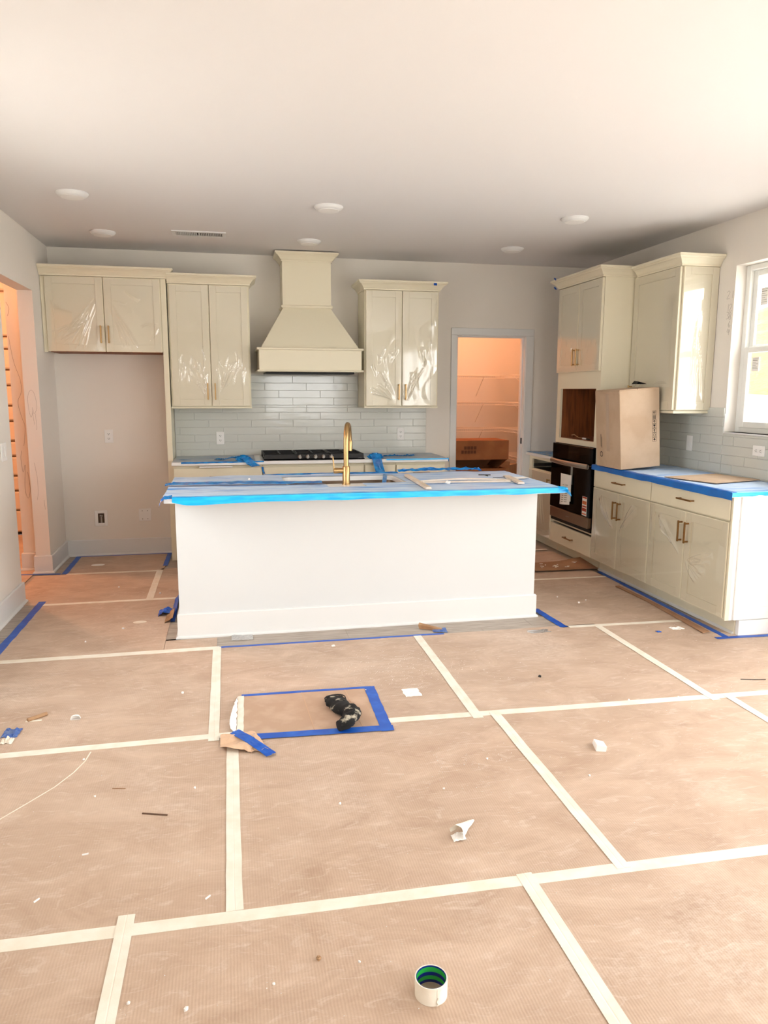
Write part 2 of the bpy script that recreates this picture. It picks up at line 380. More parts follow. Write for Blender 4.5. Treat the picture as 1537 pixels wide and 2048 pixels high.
# hall beyond the opening
b = MB(); b.box((-2.6, -2.2, -.12), (-.0, 1.3, -.004)); hallfloor = struct(b.build('floor_hall', m_plank))
struct(MB().box((-2.6, -2.2, ZC), (-T, 1.4, ZC + .1)).build('ceiling_hall', m_ceil))
struct(MB().box((-2.7, -2.3, 0), (-2.6, 1.4, ZC)).build('wall_hall_far', m_wall))
struct(MB().box((-2.6, -2.3, 0), (-T, -2.2, ZC)).build('wall_hall_near', m_wall))
jog = struct(MB().box((-.245, -.49, 0), (-T, 1.3, ZC)).build('wall_hall_return', m_wall))
b = MB().box((-2.6, 1.3, 0), (-1.75, 1.4, ZC)).box((-.5, 1.3, 0), (-.245, 1.4, ZC)).box((-1.75, 1.3, 2.62), (-.5, 1.4, ZC)); struct(b.build('wall_hall_end', m_wall))
# sectional boarded hall door
hd = struct(MB().box((-1.75, 1.27, .02), (-.5, 1.30, 2.62)).build('door_3', mat('hall_door_core', (176, 146, 118), .6)))
zs = [.02, .262, .469, .627, .834, .992, 1.199, 1.358, 1.566, 1.725, 1.934, 2.059, 2.508, 2.62]
m_board = mat('hall_door_board', (226, 214, 198), .55)
for a, c in zip(zs, zs[1:]):
    MB().box((-1.75, 1.225, a + .009), (-.5, 1.27, c - .009), .014).build('door_board', m_board, hd)
MB().box((-1.75, 1.235, .0), (-.5, 1.27, .02)).build('door_seal', m_dark, hd)

# pantry
PX0, PX1, PYB = 3.15, 4.99, 1.50
struct(MB().box((PX0, T, -.12), (PX1, PYB, 0)).build('floor_pantry', m_plank))
struct(MB().box((PX0 - .1, T, ZC), (PX1 + .1, PYB + .1, ZC + .1)).build('ceiling_pantry', m_ceil))
struct(MB().box((PX0 - .1, PYB, 0), (PX1 + .1, PYB + .1, ZC)).build('wall_pantry_back', m_wall))
struct(MB().box((PX0 - .1, T, 0), (PX0, PYB, ZC)).build('wall_pantry_left', m_wall))
struct(MB().box((PX1, T, 0), (PX1 + .1, PYB, ZC)).build('wall_pantry_right', m_wall))

# pantry door casing, jamb, stops, hinges
cs = struct(MB().box((D0 - .015, -.004, 0), (D0, T + .004, DZ)).box((D1, -.004, 0), (D1 + .015, T + .004, DZ)).box((D0 - .015, -.004, DZ), (D1 + .015, T + .004, DZ + .015)).build('trim_1', m_trim))
for x0, x1 in ((3.662, D0 - .006), (D1 + .006, 4.525)): MB().box((x0, -.018, 0), (x1, -.0005, DZ + .006), .003).build('casing', m_trim, cs)
MB().box((3.662, -.018, DZ + .006), (4.525, -.0005, 2.135), .003).build('head_casing', m_trim, cs)
for x0, x1 in ((D0, D0 + .012), (D1 - .012, D1)): MB().box((x0, .045, 0), (x1, .08, DZ - .012)).build('door_stop', m_trim, cs)
MB().box((D0, .045, DZ - .012), (D1, .08, DZ)).build('door_stop', m_trim, cs)
for z in (1.80, 1.02): MB().box((D0 - .0005, .006, z), (D0 + .0025, .04, z + .09), .001).build('hinge', m_bronze, cs)
MB().box((D1 - .0025, .008, .99), (D1 + .0005, .040, 1.05), .001).build('strike_plate', m_blackm, cs)

# baseboards with shoe moulding
BBP = [(0, 0), (.028, 0), (.028, .008), (.022, .016), (.015, .020), (.015, .145), (.009, .152), (0, .152)]
def baseb(name, path, m=m_trim): return struct(MB().sweep(path, BBP, 0).build(name, m))
baseb('baseboard_back', [(0, 0), (.985, 0)])
baseb('baseboard_left', [(-T, -.10 - .39), (-T, YS), (0, YS), (0, 0)])
baseb('baseboard_left_near', [(0, YB), (0, YN), (-T, YN)])
baseb('baseboard_hall', [(-.245, 1.2), (-.245, -.49), (-T, -.49)])
baseb('baseboard_door', [(3.462, 0), (3.662, 0)])
# bevelled opening needs no casing; kitchen window ---------------------------------------------------------------
KX = XR + .085
FKW = lambda u, v, w: (KX - w, -u, v)
u0, u1, v0, v1 = -KW[0], -KW[1], KW[2], KW[3]
win = struct(MB().fbox(FKW, u0, u0 + .045, v0, v1, -.06, .0, .004).fbox(FKW, u1 - .045, u1, v0, v1, -.06, .0, .004).fbox(FKW, u0 + .045, u1 - .045, v1 - .04, v1, -.06, 0, .004).fbox(FKW, u0 + .045, u1 - .045, v0, v0 + .04, -.06, 0, .004).build('window_1', m_vinylw))
zm = 1.838
def sash(z0, z1, w0, w1, nm):
    s = MB()
    s.fbox(FKW, u0 + .045, u0 + .09, z0, z1, w0, w1, .003); s.fbox(FKW, u1 - .09, u1 - .045, z0, z1, w0, w1, .003)
    s.fbox(FKW, u0 + .09, u1 - .09, z0, z0 + .045, w0, w1, .003); s.fbox(FKW, u0 + .09, u1 - .09, z1 - .04, z1, w0, w1, .003)
    s = s.build(nm, m_vinylw, win)
    MB().fbox(FKW, u0 + .085, u1 - .085, z0 + .04, z1 - .035, (w0 + w1) / 2 - .003, (w0 + w1) / 2 + .003).build('pane', m_glass, s)
    return s
us = sash(zm - .03, v1 - .04, -.050, -.030, 'upper_sash')
ls = sash(v0 + .035, zm, -.022, .004, 'lower_sash')
MB().fbox(FKW, u0 + .30, u0 + .36, zm, zm + .014, -.02, .004, .003).build('sash_lock', m_vinylw, ls)
for i, (sx, z0, z1) in enumerate(((u0 + .125, 1.665, 1.765), (u0 + .125, 2.125, 2.245))):
    p = us if i else ls; w = -.0365 if i else -.0055
    st = MB().fbox(FKW, sx, sx + .072, z0, z1, w, w + .0008).build('glass_sticker', m_paperw, p)
m_sticker_ink = mat('sticker_ink', (158, 158, 148), .8)
for i, (sx, z0, z1) in enumerate(((u0 + .125, 1.665, 1.765), (u0 + .125, 2.125, 2.245))):
    b = MB(); w = (-.0365 if i else -.0055) + .0008
    for q in range(7):
        zz = z1 - .014 - q * (z1 - z0 - .02) / 7; b.fbox(FKW, sx + .008, sx + (.064 if q in (0, 3, 6) else .042 + .016 * (q % 2)), zz, zz + (.006 if q == 1 else .0025), w, w + .0003)
    b.build('sticker_print', m_sticker_ink, us if i else ls)
MB().box((XR - .006, KW[1], KW[2] - .012), (KX, KW[0] + .01, KW[2]), .002).build('window_sill', m_trim, win)

# outdoors: pale ground added to bounce light, gravel slope and straw bank
m_gravel = mat('gravel', (118, 120, 120), .9, var=(84, 88, 90), vs=5, bump=.03, bs=14)
m_straw = mat('straw_bank', (128, 100, 22), .95, var=(116, 90, 18), vs=1.2, bump=.03, bs=10)
b = MB()
def yard(s, t):
    x = XR + .5 + s * 40; yy = -60 + t * 100; return (x, yy, -.20 + .01 * nz(x, yy))
b.grid(yard, 20, 40)
for side in range(1): pass
m_bounce_ground = mat('bounce_ground', (206, 203, 198), .9, var=(190, 187, 182), vs=3)  # unseen pale paving, added to bounce daylight up to the ceiling
struct(b.build('yard_ground', m_bounce_ground))
struct(MB().box((-40, YB - .4, -.6), (-2.9, 6, -.20)).build('yard_side_ground', m_bounce_ground)); struct(MB().box((-2.9, YB - .4, -.6), (-T - .02, -2.5, -.20)).build('yard_side_strip', m_bounce_ground))
struct(MB().box((-40, -60, -.6), (XR + .5, YB - .4, -.20)).build('yard_rear_ground', m_bounce_ground))
def bank(s, t):
    x = 6.6 + s * 13; yy = -1.0 + t * 19
    e = min(1, t / .2) * min(1, (1 - t) / .12)
    hh = -.5 + e * (s * 4.9) ** 1.0 + .10 * nz(x * .7, yy * .7)
    return (x, yy, hh)
b = MB().grid(lambda s, t: bank(s * .40, t), 10, 24); struct(b.build('gravel_slope', m_gravel))
b = MB().grid(lambda s, t: bank(.40 + s * .60, t), 14, 24); struct(b.build('straw_slope', m_straw))

# pencil marks on bare walls
def marks(parent, F, strokes, r=.0009, nm='pencil_mark'):
    for s in strokes:
        P = [Vector(F(*p)) for p in s]; Q = []
        for i in range(len(P) - 1):
            p0, p1, p2, p3 = P[max(i - 1, 0)], P[i], P[i + 1], P[min(i + 2, len(P) - 1)]
            for k in range(5):
                t = k / 5; Q.append(.5 * ((2 * p1) + (p2 - p0) * t + (2 * p0 - 5 * p1 + 4 * p2 - p3) * t * t + (3 * p1 - p0 - 3 * p2 + p3) * t ** 3))
        Q.append(P[-1]); MB().tube(Q, r, 5).build(nm, m_pencil, parent)
stubF = lambda u, v: (u, YS - .0004, v)
marks(wall_left, stubF, [[(-.055, 1.36), (-.075, 1.30), (-.09, 1.40), (-.085, 1.48), (-.06, 1.52), (-.035, 1.48), (-.025, 1.38), (-.05, 1.33), (-.06, 1.38)],
                         [(-.06, 1.34), (-.052, 1.24)], [(-.04, 1.33), (-.036, 1.22), (-.042, 1.20)], [(-.075, .93), (-.06, .80), (-.062, .68), (-.072, .62)], [(-.02, .62), (-.016, .54)]], .0007)
jF = lambda u, v: (u, -.4905, v)
marks(jog, jF, [[(-.235, 1.95), (-.21, 1.75), (-.17, 1.60), (-.17, 1.50), (-.20, 1.42), (-.18, 1.30), (-.16, 1.22), (-.17, 1.12), (-.18, 1.06)],
                [(-.20, 1.02), (-.21, .95), (-.20, .84), (-.18, .90), (-.195, .70), (-.175, .62), (-.155, .70), (-.165, .84)], [(-.235, 2.22), (-.215, 2.17), (-.23, 2.11)]], .0010)
rF = lambda u, v: (XR - .0004, -u, v)
def dig(u, v, s, d):
    G = {'2': [(0, .8), (.3, 1), (.55, .8), (.3, .4), (0, 0), (.6, 0)], '1': [(.3, 1), (.25, 0)], '3': [(0, 1), (.5, .9), (.25, .55), (.5, .25), (0, 0)], '8': [(.3, .5), (.05, .8), (.3, 1), (.5, .8), (.3, .5), (.02, .2), (.3, 0), (.5, .2), (.3, .5)], '6': [(.4, 1), (.05, .4), (.25, 0), (.5, .25), (.1, .4)], '4': [(.1, 1), (0, .5), (.5, .5), (.42, .9), (.4, 0)]}
    return [(u + a * s, v + c * s) for a, c in G[d]]
marks(wall_right, rF, [dig(2.205, 2.19, .055, '2'), dig(2.255, 2.19, .05, '1'), dig(2.215, 2.10, .05, '1'), dig(2.24, 2.10, .05, '2'), dig(2.215, 2.045, .05, '3'), dig(2.24, 2.04, .05, '8'), dig(2.24, 1.985, .045, '6'), dig(2.235, 1.93, .045, '4')], .0008)

# ================================================================== ceiling fixtures
for i, (x, y) in enumerate(((.572, -1.93), (.574, -.745), (2.20, -1.93), (2.196, -.75), (3.97, -1.98), (3.957, -.81))):
    t = thing('disc_light', ['white disc ceiling light in front of the wide short cabinet, farther from it', 'white disc ceiling light just above the wide short cabinet', 'white disc ceiling light above the island faucet', 'white disc ceiling light just above the range hood', 'white disc ceiling light above the island end by the oven', 'white disc ceiling light above the pantry doorway'][i], 'ceiling light', (x, y, ZC - .03), 'disc lights on the kitchen ceiling')
    MB().lathe([(.098, ZC), (.098, ZC - .006), (.090, ZC - .016), (.074, ZC - .026), (.070, ZC - .026)], (x, y, 0), 40).build('trim_ring', m_trim, t, True)
    MB().lathe([(.070, ZC - .0265), (.069, ZC - .029), (.05, ZC - .031), (.002, ZC - .032)], (x, y, 0), 40).build('lens', m_lamp, t, True)
vt = thing('ceiling_vent', 'white louvred air vent set in the ceiling', 'vent', (1.312, -.845, ZC - .012))
MB().box((1.105, -.94, ZC - .007), (1.52, -.905, ZC)).box((1.105, -.785, ZC - .007), (1.52, -.75, ZC)).box((1.105, -.905, ZC - .007), (1.135, -.785, ZC)).box((1.49, -.905, ZC - .007), (1.52, -.785, ZC)).box((1.307, -.905, ZC - .007), (1.318, -.785, ZC)).build('frame', m_trim, vt)
MB().box((1.135, -.905, ZC - .0015), (1.49, -.785, ZC - .0002)).build('duct_shade', m_dark, vt)  # black plate, shade inside the duct put in as colour
for i in range(26):
    x = 1.142 + i * .0135 + (.0 if i < 12 else .012); s = .004 if i < 13 else -.004
    MB().hexa([(x - s, -.905, ZC - .010), (x - s + .002, -.905, ZC - .010), (x - s + .002, -.785, ZC - .010), (x - s, -.785, ZC - .010), (x + s, -.905, ZC - .001), (x + s + .002, -.905, ZC - .001), (x + s + .002, -.785, ZC - .001), (x + s, -.785, ZC - .001)]).build('louver', m_trim, vt)

def lamp_fixture(x, y, label, power, col):
    t = thing('flush_ceiling_lamp', label, 'ceiling lamp', (x, y, ZC - .09))
    MB().lathe([(.15, ZC), (.15, ZC - .02), (.14, ZC - .025)], (x, y, 0), 32).build('base_plate', m_trim, t, True)
    MB().lathe([(.138, ZC - .0255), (.13, ZC - .05), (.09, ZC - .075), (.002, ZC - .085)], (x, y, 0), 32).build('shade', emit('lit_shade_%d' % len(WORLD), col, 6), t, True)
    l = bpy.data.lights.new('bulb', 'POINT'); l.energy = power; l.color = lin(col); l.shadow_soft_size = .05
    o = bpy.data.objects.new('bulb', l); COL.objects.link(o); o.parent = t; o.location = (0, 0, -.06)
WARM = (255, 178, 130)
lamp_fixture(4.05, .62, 'flush warm ceiling lamp inside the pantry', 20, WARM)
lamp_fixture(-.9, -.35, 'flush warm ceiling lamp in the hall beyond the opening', 62, WARM)

# ================================================================== CABINETS
def handle(parent, F, u, v, w, vertical=True, L=.145, m=m_brass):
    b = MB(); r = .0055; so = .030
    if vertical:
        b.fbox(F, u - r, u + r, v - L / 2, v + L / 2, w + so - r, w + so + r, .0015)
        for s in (-1, 1): b.fbox(F, u - r * .8, u + r * .8, v + s * (L / 2 - .011) - r, v + s * (L / 2 - .011) + r, w, w + so)
    else:
        b.fbox(F, u - L / 2, u + L / 2, v - r, v + r, w + so - r, w + so + r, .0015)
        for s in (-1, 1): b.fbox(F, u + s * (L / 2 - .011) - r, u + s * (L / 2 - .011) + r, v - r * .8, v + r * .8, w, w + so)
    return b.build('handle', m, parent)
def shaker(parent, F, u0, u1, v0, v1, w, th=.020, st=.060, m=m_cab, name='door'):
    b = MB(); rc = .009
    b.fbox(F, u0, u0 + st, v0, v1, w, w + th, .0015); b.fbox(F, u1 - st, u1, v0, v1, w, w + th, .0015)
    b.fbox(F, u0 + st, u1 - st, v0, v0 + st, w, w + th, .0015); b.fbox(F, u0 + st, u1 - st, v1 - st, v1, w, w + th, .0015)
    b.fbox(F, u0 + st, u1 - st, v0 + st, v1 - st, w + .002, w + th - rc)
    return b.build(name, m, parent)
def slab(parent, F, u0, u1, v0, v1, w, th=.020, m=m_cab, name='drawer'):
    return MB().fbox(F, u0, u1, v0, v1, w, w + th, .002).build(name, m, parent)
def film(parent, F, u0, u1, v0, v1, w, folds, seed, res=.0055, big=1.0):
    """clear protective sheet stuck on a door; folds = creases (ua, va, ub, vb, half width, height) in door fractions"""
    rng = random.Random(seed); so = rng.random() * 50
    du, dv = u1 - u0, v1 - v0; nu = max(20, int(du / res)); nv = max(30, int(dv / res))
    G_ = []
    for ua, va, ub, vb, hw, h in folds:
        A_ = Vector((ua * du, va * dv)); B_ = Vector((ub * du, vb * dv)); L_ = (B_ - A_).length
        G_.append((A_, (B_ - A_) / L_, L_, hw, h, rng.random() * 9))
    def f(s, t):
        x = .006 + (du - .012) * s; y = .006 + (dv - .012) * t; d = 0.
        for A_, D_, L_, hw, h, ph in G_:
            rx_, ry_ = x - A_.x, y - A_.y; al = rx_ * D_.x + ry_ * D_.y
            if al <= 0 or al >= L_: continue
            q = al / L_; pe = rx_ * -D_.y + ry_ * D_.x + .006 * math.sin(q * 5 + ph)
            hw_ = hw * (.45 + .9 * q)
            if abs(pe) < hw_: d += h * (.5 + .5 * math.cos(pi * pe / hw_)) * math.sin(pi * q) ** .6
        edge = min(s, 1 - s, t, 1 - t)
        b_ = big * (.0040 * nz(x * 2.2 + so, y * 1.6, 5.) + .0016 * nz(x * 7 + so, y * 4, 8.))
        return F(u0 + x, v0 + y, w + .0014 + (d + max(0, b_)) * min(1, edge * 12))
    return MB().grid(f, nu, nv).build('protective_film', m_film, parent, True)
def fan(rng, o, ends, n, hw=(.006, .013), h=(.004, .009), j=.05):
    """creases fanning from o toward points spread between two ends"""
    r = []
    for i in range(n):
        k = (i + .5) / n; e = (ends[0][0] * (1 - k) + ends[1][0] * k + rng.uniform(-j, j), ends[0][1] * (1 - k) + ends[1][1] * k + rng.uniform(-j, j))
        a_ = rng.uniform(.05, .45); r.append((o[0] + (e[0] - o[0]) * a_, o[1] + (e[1] - o[1]) * a_, e[0], e[1], rng.uniform(*hw), rng.uniform(*h)))
    return r
def verticals(rng, us, v0, v1, n, hw=(.004, .009), h=(.003, .006)):
    r = []
    for i in range(n):
        u = us[0] + (us[1] - us[0]) * (i + rng.random()) / n; c_ = v0 + (v1 - v0) * rng.random(); l = rng.uniform(.06, .16)
        r.append((u, c_, u + rng.uniform(-.06, .06), c_ + l, rng.uniform(*hw), rng.uniform(*h)))
    return r
FR_ = random.Random(99)

CROWN = [(-.02, 0), (.008, 0), (.008, .012), (.014, .016), (.018, .022), (.026, .034), (.040, .048), (.052, .054), (.056, .060), (.064, .064), (.064, .080), (-.02, .080)]

# --- wide short cabinet above the refrigerator space
c = thing('fridge_cabinet', 'wide short cream wall cabinet over the empty refrigerator space', 'cabinet', (.5, -.18, 0))
MB().box((.003, -.357, 1.85), (.962, -.003, 2.47)).build('body', m_cab, c)
MB().box((.003, -.362, 1.835), (.034, -.3575, 2.452), .001).build('filler_strip', m_cab, c)
MB().box((.05, -.35, 1.838), (.955, -.01, 1.8499)).build('raw_underside', m_wood, c)
MB().box((.962, -.362, 0), (1.006, -.003, 2.47), .001).build('side_panel', m_cab, c)
MB().sweep([(.003, -.379), (1.006, -.379), (1.006, -.356)], CROWN, 2.456).build('crown', m_cab, c, False)
for u0, u1, hu, sd in ((.038, .494, .466, 1), (.500, .958, .528, 2)):
    d = shaker(c, FB, u0, u1, 1.842, 2.453, .3585)
    handle(d, FB, hu, 1.985, .3785)
    film(d, FB, u0, u1, 1.842, 2.453, .3785, fan(FR_, (.97, .80), ((.12, .18), (.62, .04)), 12) + fan(FR_, (.75, .42), ((.10, .30), (.30, .10)), 6) if sd == 1 else
         fan(FR_, (.01, .82), ((.30, .03), (.62, .02)), 5) + [(.38, .84, .62, .70, .02, .010), (.62, .34, .92, .42, .016, .009), (.10, .72, .40, .66, .012, .007), (.80, .15, .95, .36, .012, .006)], sd)

# --- tall-door uppers
def upper_back(label, x0, x1, xm, seed):
    c = thing('wall_cabinet', label, 'cabinet', ((x0 + x1) / 2, -.17, 1.365), 'two-door wall cabinets beside the hood')
    MB().box((x0, -.332, 1.379), (x1, -.003, 2.44)).build('body', m_cab, c)
    MB().box((x0 - .004, -.345, 1.363), (x1 + .004, -.003, 1.3785), .002).build('light_rail', m_cab, c)
    for u0, u1, hu, s in ((x0 + .012, xm - .003, xm - .032, 0), (xm + .003, x1 - .012, xm + .032, 1)):
        d = shaker(c, FB, u0, u1, 1.384, 2.421, .334)
        handle(d, FB, hu, 1.512, .354)
        fo = verticals(FR_, (.12, .92), .14, .36, 13) + fan(FR_, (.90 - .8 * s, .06), ((.35, .30), (.80, .34)), 5)
        if seed > 20: fo = verticals(FR_, (.25, .85), .10, .45, 8, (.010, .02), (.004, .007)) + fan(FR_, (.88 - .76 * s, .03), ((.05, .12), (.6, .33)), 7)
        film(d, FB, u0, u1, 1.384, 2.421, .354, fo, seed + s, big=1.0 if seed < 20 else 2.6)
    return c
c2 = upper_back('cream two-door wall cabinet between the fridge cabinet and the hood', 1.014, 1.705, 1.360, 11)
MB().sweep([(1.014, -.354), (1.705, -.354), (1.705, -.003)], CROWN, 2.424).build('crown', m_cab, c2)
c3 = upper_back('cream two-door wall cabinet between the hood and the pantry doorway', 2.735, 3.435, 3.086, 21)
MB().sweep([(2.735, -.003), (2.735, -.354), (3.435, -.354), (3.435, -.003)], CROWN, 2.424).build('crown', m_cab, c3)
tag(MB().grid(lambda s, t: (3.362 + s * .03, -.36 - t * .062 - .003, 2.507 - .004 * t - (.035 * max(0, t - .8) / .2) + .001), 3, 10).solid(.0008).build('tape_scrap', m_bluetape), 'small blue tape scrap on the crown of the cabinet by the pantry', 'tape')

# --- range hood
h = thing('range_hood', 'cream painted wooden range hood with tapered canopy', 'range hood', (2.22, -.25, 1.685))
MB().box((2.004, -.27, 2.283), (2.440, -.003, 2.70)).build('chimney', m_cab, h)
MB().sweep([(2.004, -.003), (2.004, -.27), (2.440, -.27), (2.440, -.003)], CROWN, 2.655).build('crown', m_cab, h)
MB().sweep([(2.004, -.003), (2.004, -.27), (2.440, -.27), (2.440, -.003)], [(-.02, 0), (.006, 0), (.014, .008), (.014, .020), (.006, .030), (-.02, .032)], 2.252).build('neck_moulding', m_cab, h)
MB().hexa([(1.795, -.478, 1.893), (2.660, -.478, 1.893), (2.660, -.003, 1.893), (1.795, -.003, 1.893), (2.012, -.262, 2.262), (2.432, -.262, 2.262), (2.432, -.003, 2.262), (2.012, -.003, 2.262)]).build('canopy', m_cab, h)
MB().box((1.774, -.50, 1.700), (2.680, -.003, 1.875), .002).build('apron', m_cab, h)
for z0, z1 in ((1.873, 1.893), (1.685, 1.701)): MB().box((1.755, -.518, z0), (2.698, -.003, z1), .005).build('ledge_moulding', m_cab, h)
MB().box((1.83, -.46, 1.668), (2.62, -.06, 1.6845)).build('hood_liner', m_blackm, h)

# --- base cabinets and counter on the back wall
def base_back(x0, x1, label, doors, drawer=True, false=False):
    c = thing('base_cabinet', label, 'cabinet', ((x0 + x1) / 2, -.31, 0), 'base cabinets under the cooktop counter')
    MB().box((x0, -.585, .10), (x1, -.003, .883)).build('body', m_cab, c)
    MB().box((x0, -.52, 0), (x1, -.01, .0995)).build('toe_kick', m_cab, c)
    dr = slab(c, FB, x0 + .006, x1 - .006, .712, .858, .5865)
    if not false: handle(dr, FB, (x0 + x1) / 2, .785, .6065, False, .16, m_bronze)
    n = doors; g = (x1 - x0 - .012) / n
    for i in range(n):
        d = shaker(c, FB, x0 + .006 + i * g, x0 + .006 + (i + 1) * g - .003, .112, .700, .5865)
        handle(d, FB, x0 + .006 + (i + 1) * g - .035 if (i == 0) else x0 + .006 + i * g + .035, .60, .6065)
    return c
base_back(1.02, 1.779, 'cream base cabinet beside the refrigerator panel with one wide drawer', 2)
base_back(1.781, 2.684, 'cream base cabinet below the black gas cooktop', 2, False, True)
base_back(2.686, 2.976, 'narrow cream base cabinet right of the cooktop, bunched film over its drawer', 1)
base_back(2.978, 3.445, 'cream base cabinet next to the pantry doorway', 1)
MB_c = MB().box((1.010, -.637, .884), (3.462, -.003, .914), .003)
tag(MB_c.build('countertop', m_quartz), 'long white stone countertop under the glazed tiles and cooktop', 'countertop')

# --- cooktop
k = thing('gas_cooktop', 'black five-burner gas cooktop with chrome knobs', 'cooktop', (2.237, -.32, .9145))
MB().box((1.785, -.600, .9145), (2.690, -.075, .926), .004).build('base_plate', m_black, k)
for i, (x0, x1) in enumerate(((1.792, 2.085), (2.09, 2.384), (2.389, 2.682))):
    b = MB(); za, zb = .950, .966; yf = -.588 if i != 1 else -.50
    for yy in (yf, -.09): b.box((x0, yy, za), (x1, yy + .014, zb), .003)
    for xx in (x0, x1 - .014): b.box((xx, yf + .014, za), (xx + .014, -.09, zb), .003)
    for yy in (-.42, -.25): b.box((x0 + .014, yy, za), (x1 - .014, yy + .012, zb), .003)
    xm = (x0 + x1) / 2
    b.box((xm - .006, yf + .014, za + .002), (xm + .006, -.09, zb + .002), .003)
    for xx in (x0, x1 - .014):
        for yy in (yf, -.104): b.box((xx, yy, .926), (xx + .014, yy + .014, za))
    b.build('grate', m_iron, k)
MB().hexa([(1.792, -.600, .928), (2.682, -.600, .928), (2.682, -.589, .928), (1.792, -.589, .928), (1.80, -.597, .962), (2.674, -.597, .962), (2.674, -.589, .962), (1.80, -.589, .962)]).build('front_guard', m_iron, k)
for x, y, r in ((1.94, -.22, .04), (1.94, -.45, .035), (2.237, -.29, .055), (2.535, -.22, .035), (2.535, -.45, .04)):
    MB().lathe([(r + .012, .926), (r + .012, .934), (r, .936), (r, .944), (r * .6, .947)], (x, y, 0), 24).build('burner', m_iron, k, True)
for i in range(5):
    x = 2.105 + i * .0695; yk = -.606
    kb = MB().lathe([(.017, 0), (.017, -.006), (.013, -.010), (.0125, -.030), (.010, -.033)], (x, yk, .944), 20, 'y').build('knob', m_steel, k, True)
    MB().box((x - .003, yk - .040, .930), (x + .003, yk - .0305, .966), .001).build('knob_grip', m_steel, kb)

# --- blue protective film on the back counter
def counter_film(name, label, fn, nx, ny, m, skip=None, group=None):
    return tag(MB().grid(fn, nx, ny, skip).build(name, m, None, True), label, 'plastic film', group)
def wrinkle(x, y, s, a=.004):
    return .0014 + a * max(0, nz(x * 1.6 + s, y * 13, s)) + a * .6 * abs(nz(x * 4 + s, y * 30, s + 3)) ** 2
counter_film('counter_film', 'dusty blue film sheet on the counter left of the cooktop', lambda s, t: (1.02 + s * .70, -.635 + t * .60, .9144 + wrinkle(1.02 + s * .7, t * .6, 4)), 60, 40, m_greyfilm, None, 'film sheets on the back counter')
counter_film('counter_film', 'dusty blue film sheet on the counter beside the pantry doorway', lambda s, t: (2.75 + s * .71, -.635 + t * .60, .9144 + wrinkle(2.75 + s * .7, t * .6, 9)), 60, 40, m_greyfilm, None, 'film sheets on the back counter')
def ribbon(name, label, pts, w, m, th=.0006, seed=0, amp=.006, n=8, cat='tape'):
    """crumpled ribbon along 3D points; w is a width vector"""
    P = [Vector(p) for p in pts]; wv = Vector(w); L = len(P) - 1
    def f(s, t):
        q = s * L; i = min(int(q), L - 1); p = P[i].lerp(P[i + 1], q - i); o = wv * (t - .5)
        k = amp * nz(s * 9 + seed, t * 5, seed) ; k2 = amp * nz(s * 14, t * 4 + seed, seed + 7)
        return p + o + Vector((0, -abs(k) * .8, abs(k2)))
    o = MB().grid(f, L * 8, n).solid(th).build(name, m, None, True)
    return tag(o, label, cat)
def wad(name, label, c, size, m, seed, cat='plastic film', squash=1.0):
    """crumpled lump of film"""
    def f(s, t):
        a = 2 * pi * s; e = -pi / 2 + pi * t
        d = Vector((math.cos(a) * math.cos(e), math.sin(a) * math.cos(e), math.sin(e)))
        r = .72 + .34 * nz(d.x * 2.4 + seed, d.y * 2.4, d.z * 2.4) + .22 * abs(nz(d.x * 6, d.y * 6 + seed, d.z * 6))
        p = Vector((d.x * size[0], d.y * size[1], d.z * size[2])) * r
        return Vector(c) + p
    bm = MB().grid(f, 36, 18); bmesh.ops.remove_doubles(bm.bm, verts=bm.bm.verts, dist=1e-5)
    zmin = c[2] - size[2]
    for v in bm.bm.verts: v.co.z = max(v.co.z, zmin + .35 * size[2])
    for v in bm.bm.verts: v.co.z -= .35 * size[2]
    return tag(bm.build(name, m, None, True), label, cat)
tag(MB().grid(lambda s, t: (1.09 + .70 * s, -.6415 - .001 * t + .002 * nz(s * 20, t), .917 - .016 * t * (1 - .4 * s) + .003 * nz(s * 9, 3)), 40, 3).solid(.0008).build('film_edge', m_darkblue), 'folded dark blue film edge along the counter left of the cooktop', 'plastic film')
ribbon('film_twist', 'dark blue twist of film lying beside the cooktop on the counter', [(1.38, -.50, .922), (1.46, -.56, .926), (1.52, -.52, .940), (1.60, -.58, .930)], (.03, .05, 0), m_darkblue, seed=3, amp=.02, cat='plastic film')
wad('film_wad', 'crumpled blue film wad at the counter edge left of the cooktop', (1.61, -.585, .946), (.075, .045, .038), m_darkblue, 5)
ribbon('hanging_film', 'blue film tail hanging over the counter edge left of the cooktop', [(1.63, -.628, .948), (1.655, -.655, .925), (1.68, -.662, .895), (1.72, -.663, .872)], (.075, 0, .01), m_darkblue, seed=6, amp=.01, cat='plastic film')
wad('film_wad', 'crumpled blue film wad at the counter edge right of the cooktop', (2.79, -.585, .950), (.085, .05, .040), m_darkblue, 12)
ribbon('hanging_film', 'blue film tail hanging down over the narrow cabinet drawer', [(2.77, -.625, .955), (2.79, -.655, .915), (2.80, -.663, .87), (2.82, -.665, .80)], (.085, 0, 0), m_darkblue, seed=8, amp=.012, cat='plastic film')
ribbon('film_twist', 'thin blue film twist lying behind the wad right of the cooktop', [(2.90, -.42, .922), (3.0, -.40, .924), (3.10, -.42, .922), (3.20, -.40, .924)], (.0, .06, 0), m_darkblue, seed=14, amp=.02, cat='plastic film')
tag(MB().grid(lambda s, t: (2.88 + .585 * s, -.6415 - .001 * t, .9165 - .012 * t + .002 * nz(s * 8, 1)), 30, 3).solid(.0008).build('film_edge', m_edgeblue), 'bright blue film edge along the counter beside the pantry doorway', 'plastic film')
tag(MB().box((3.4625, -.643, .885), (3.4655, -.58, .9175), .001).build('film_corner', m_darkblue), 'blue film corner folded over the counter end by the pantry', 'plastic film')
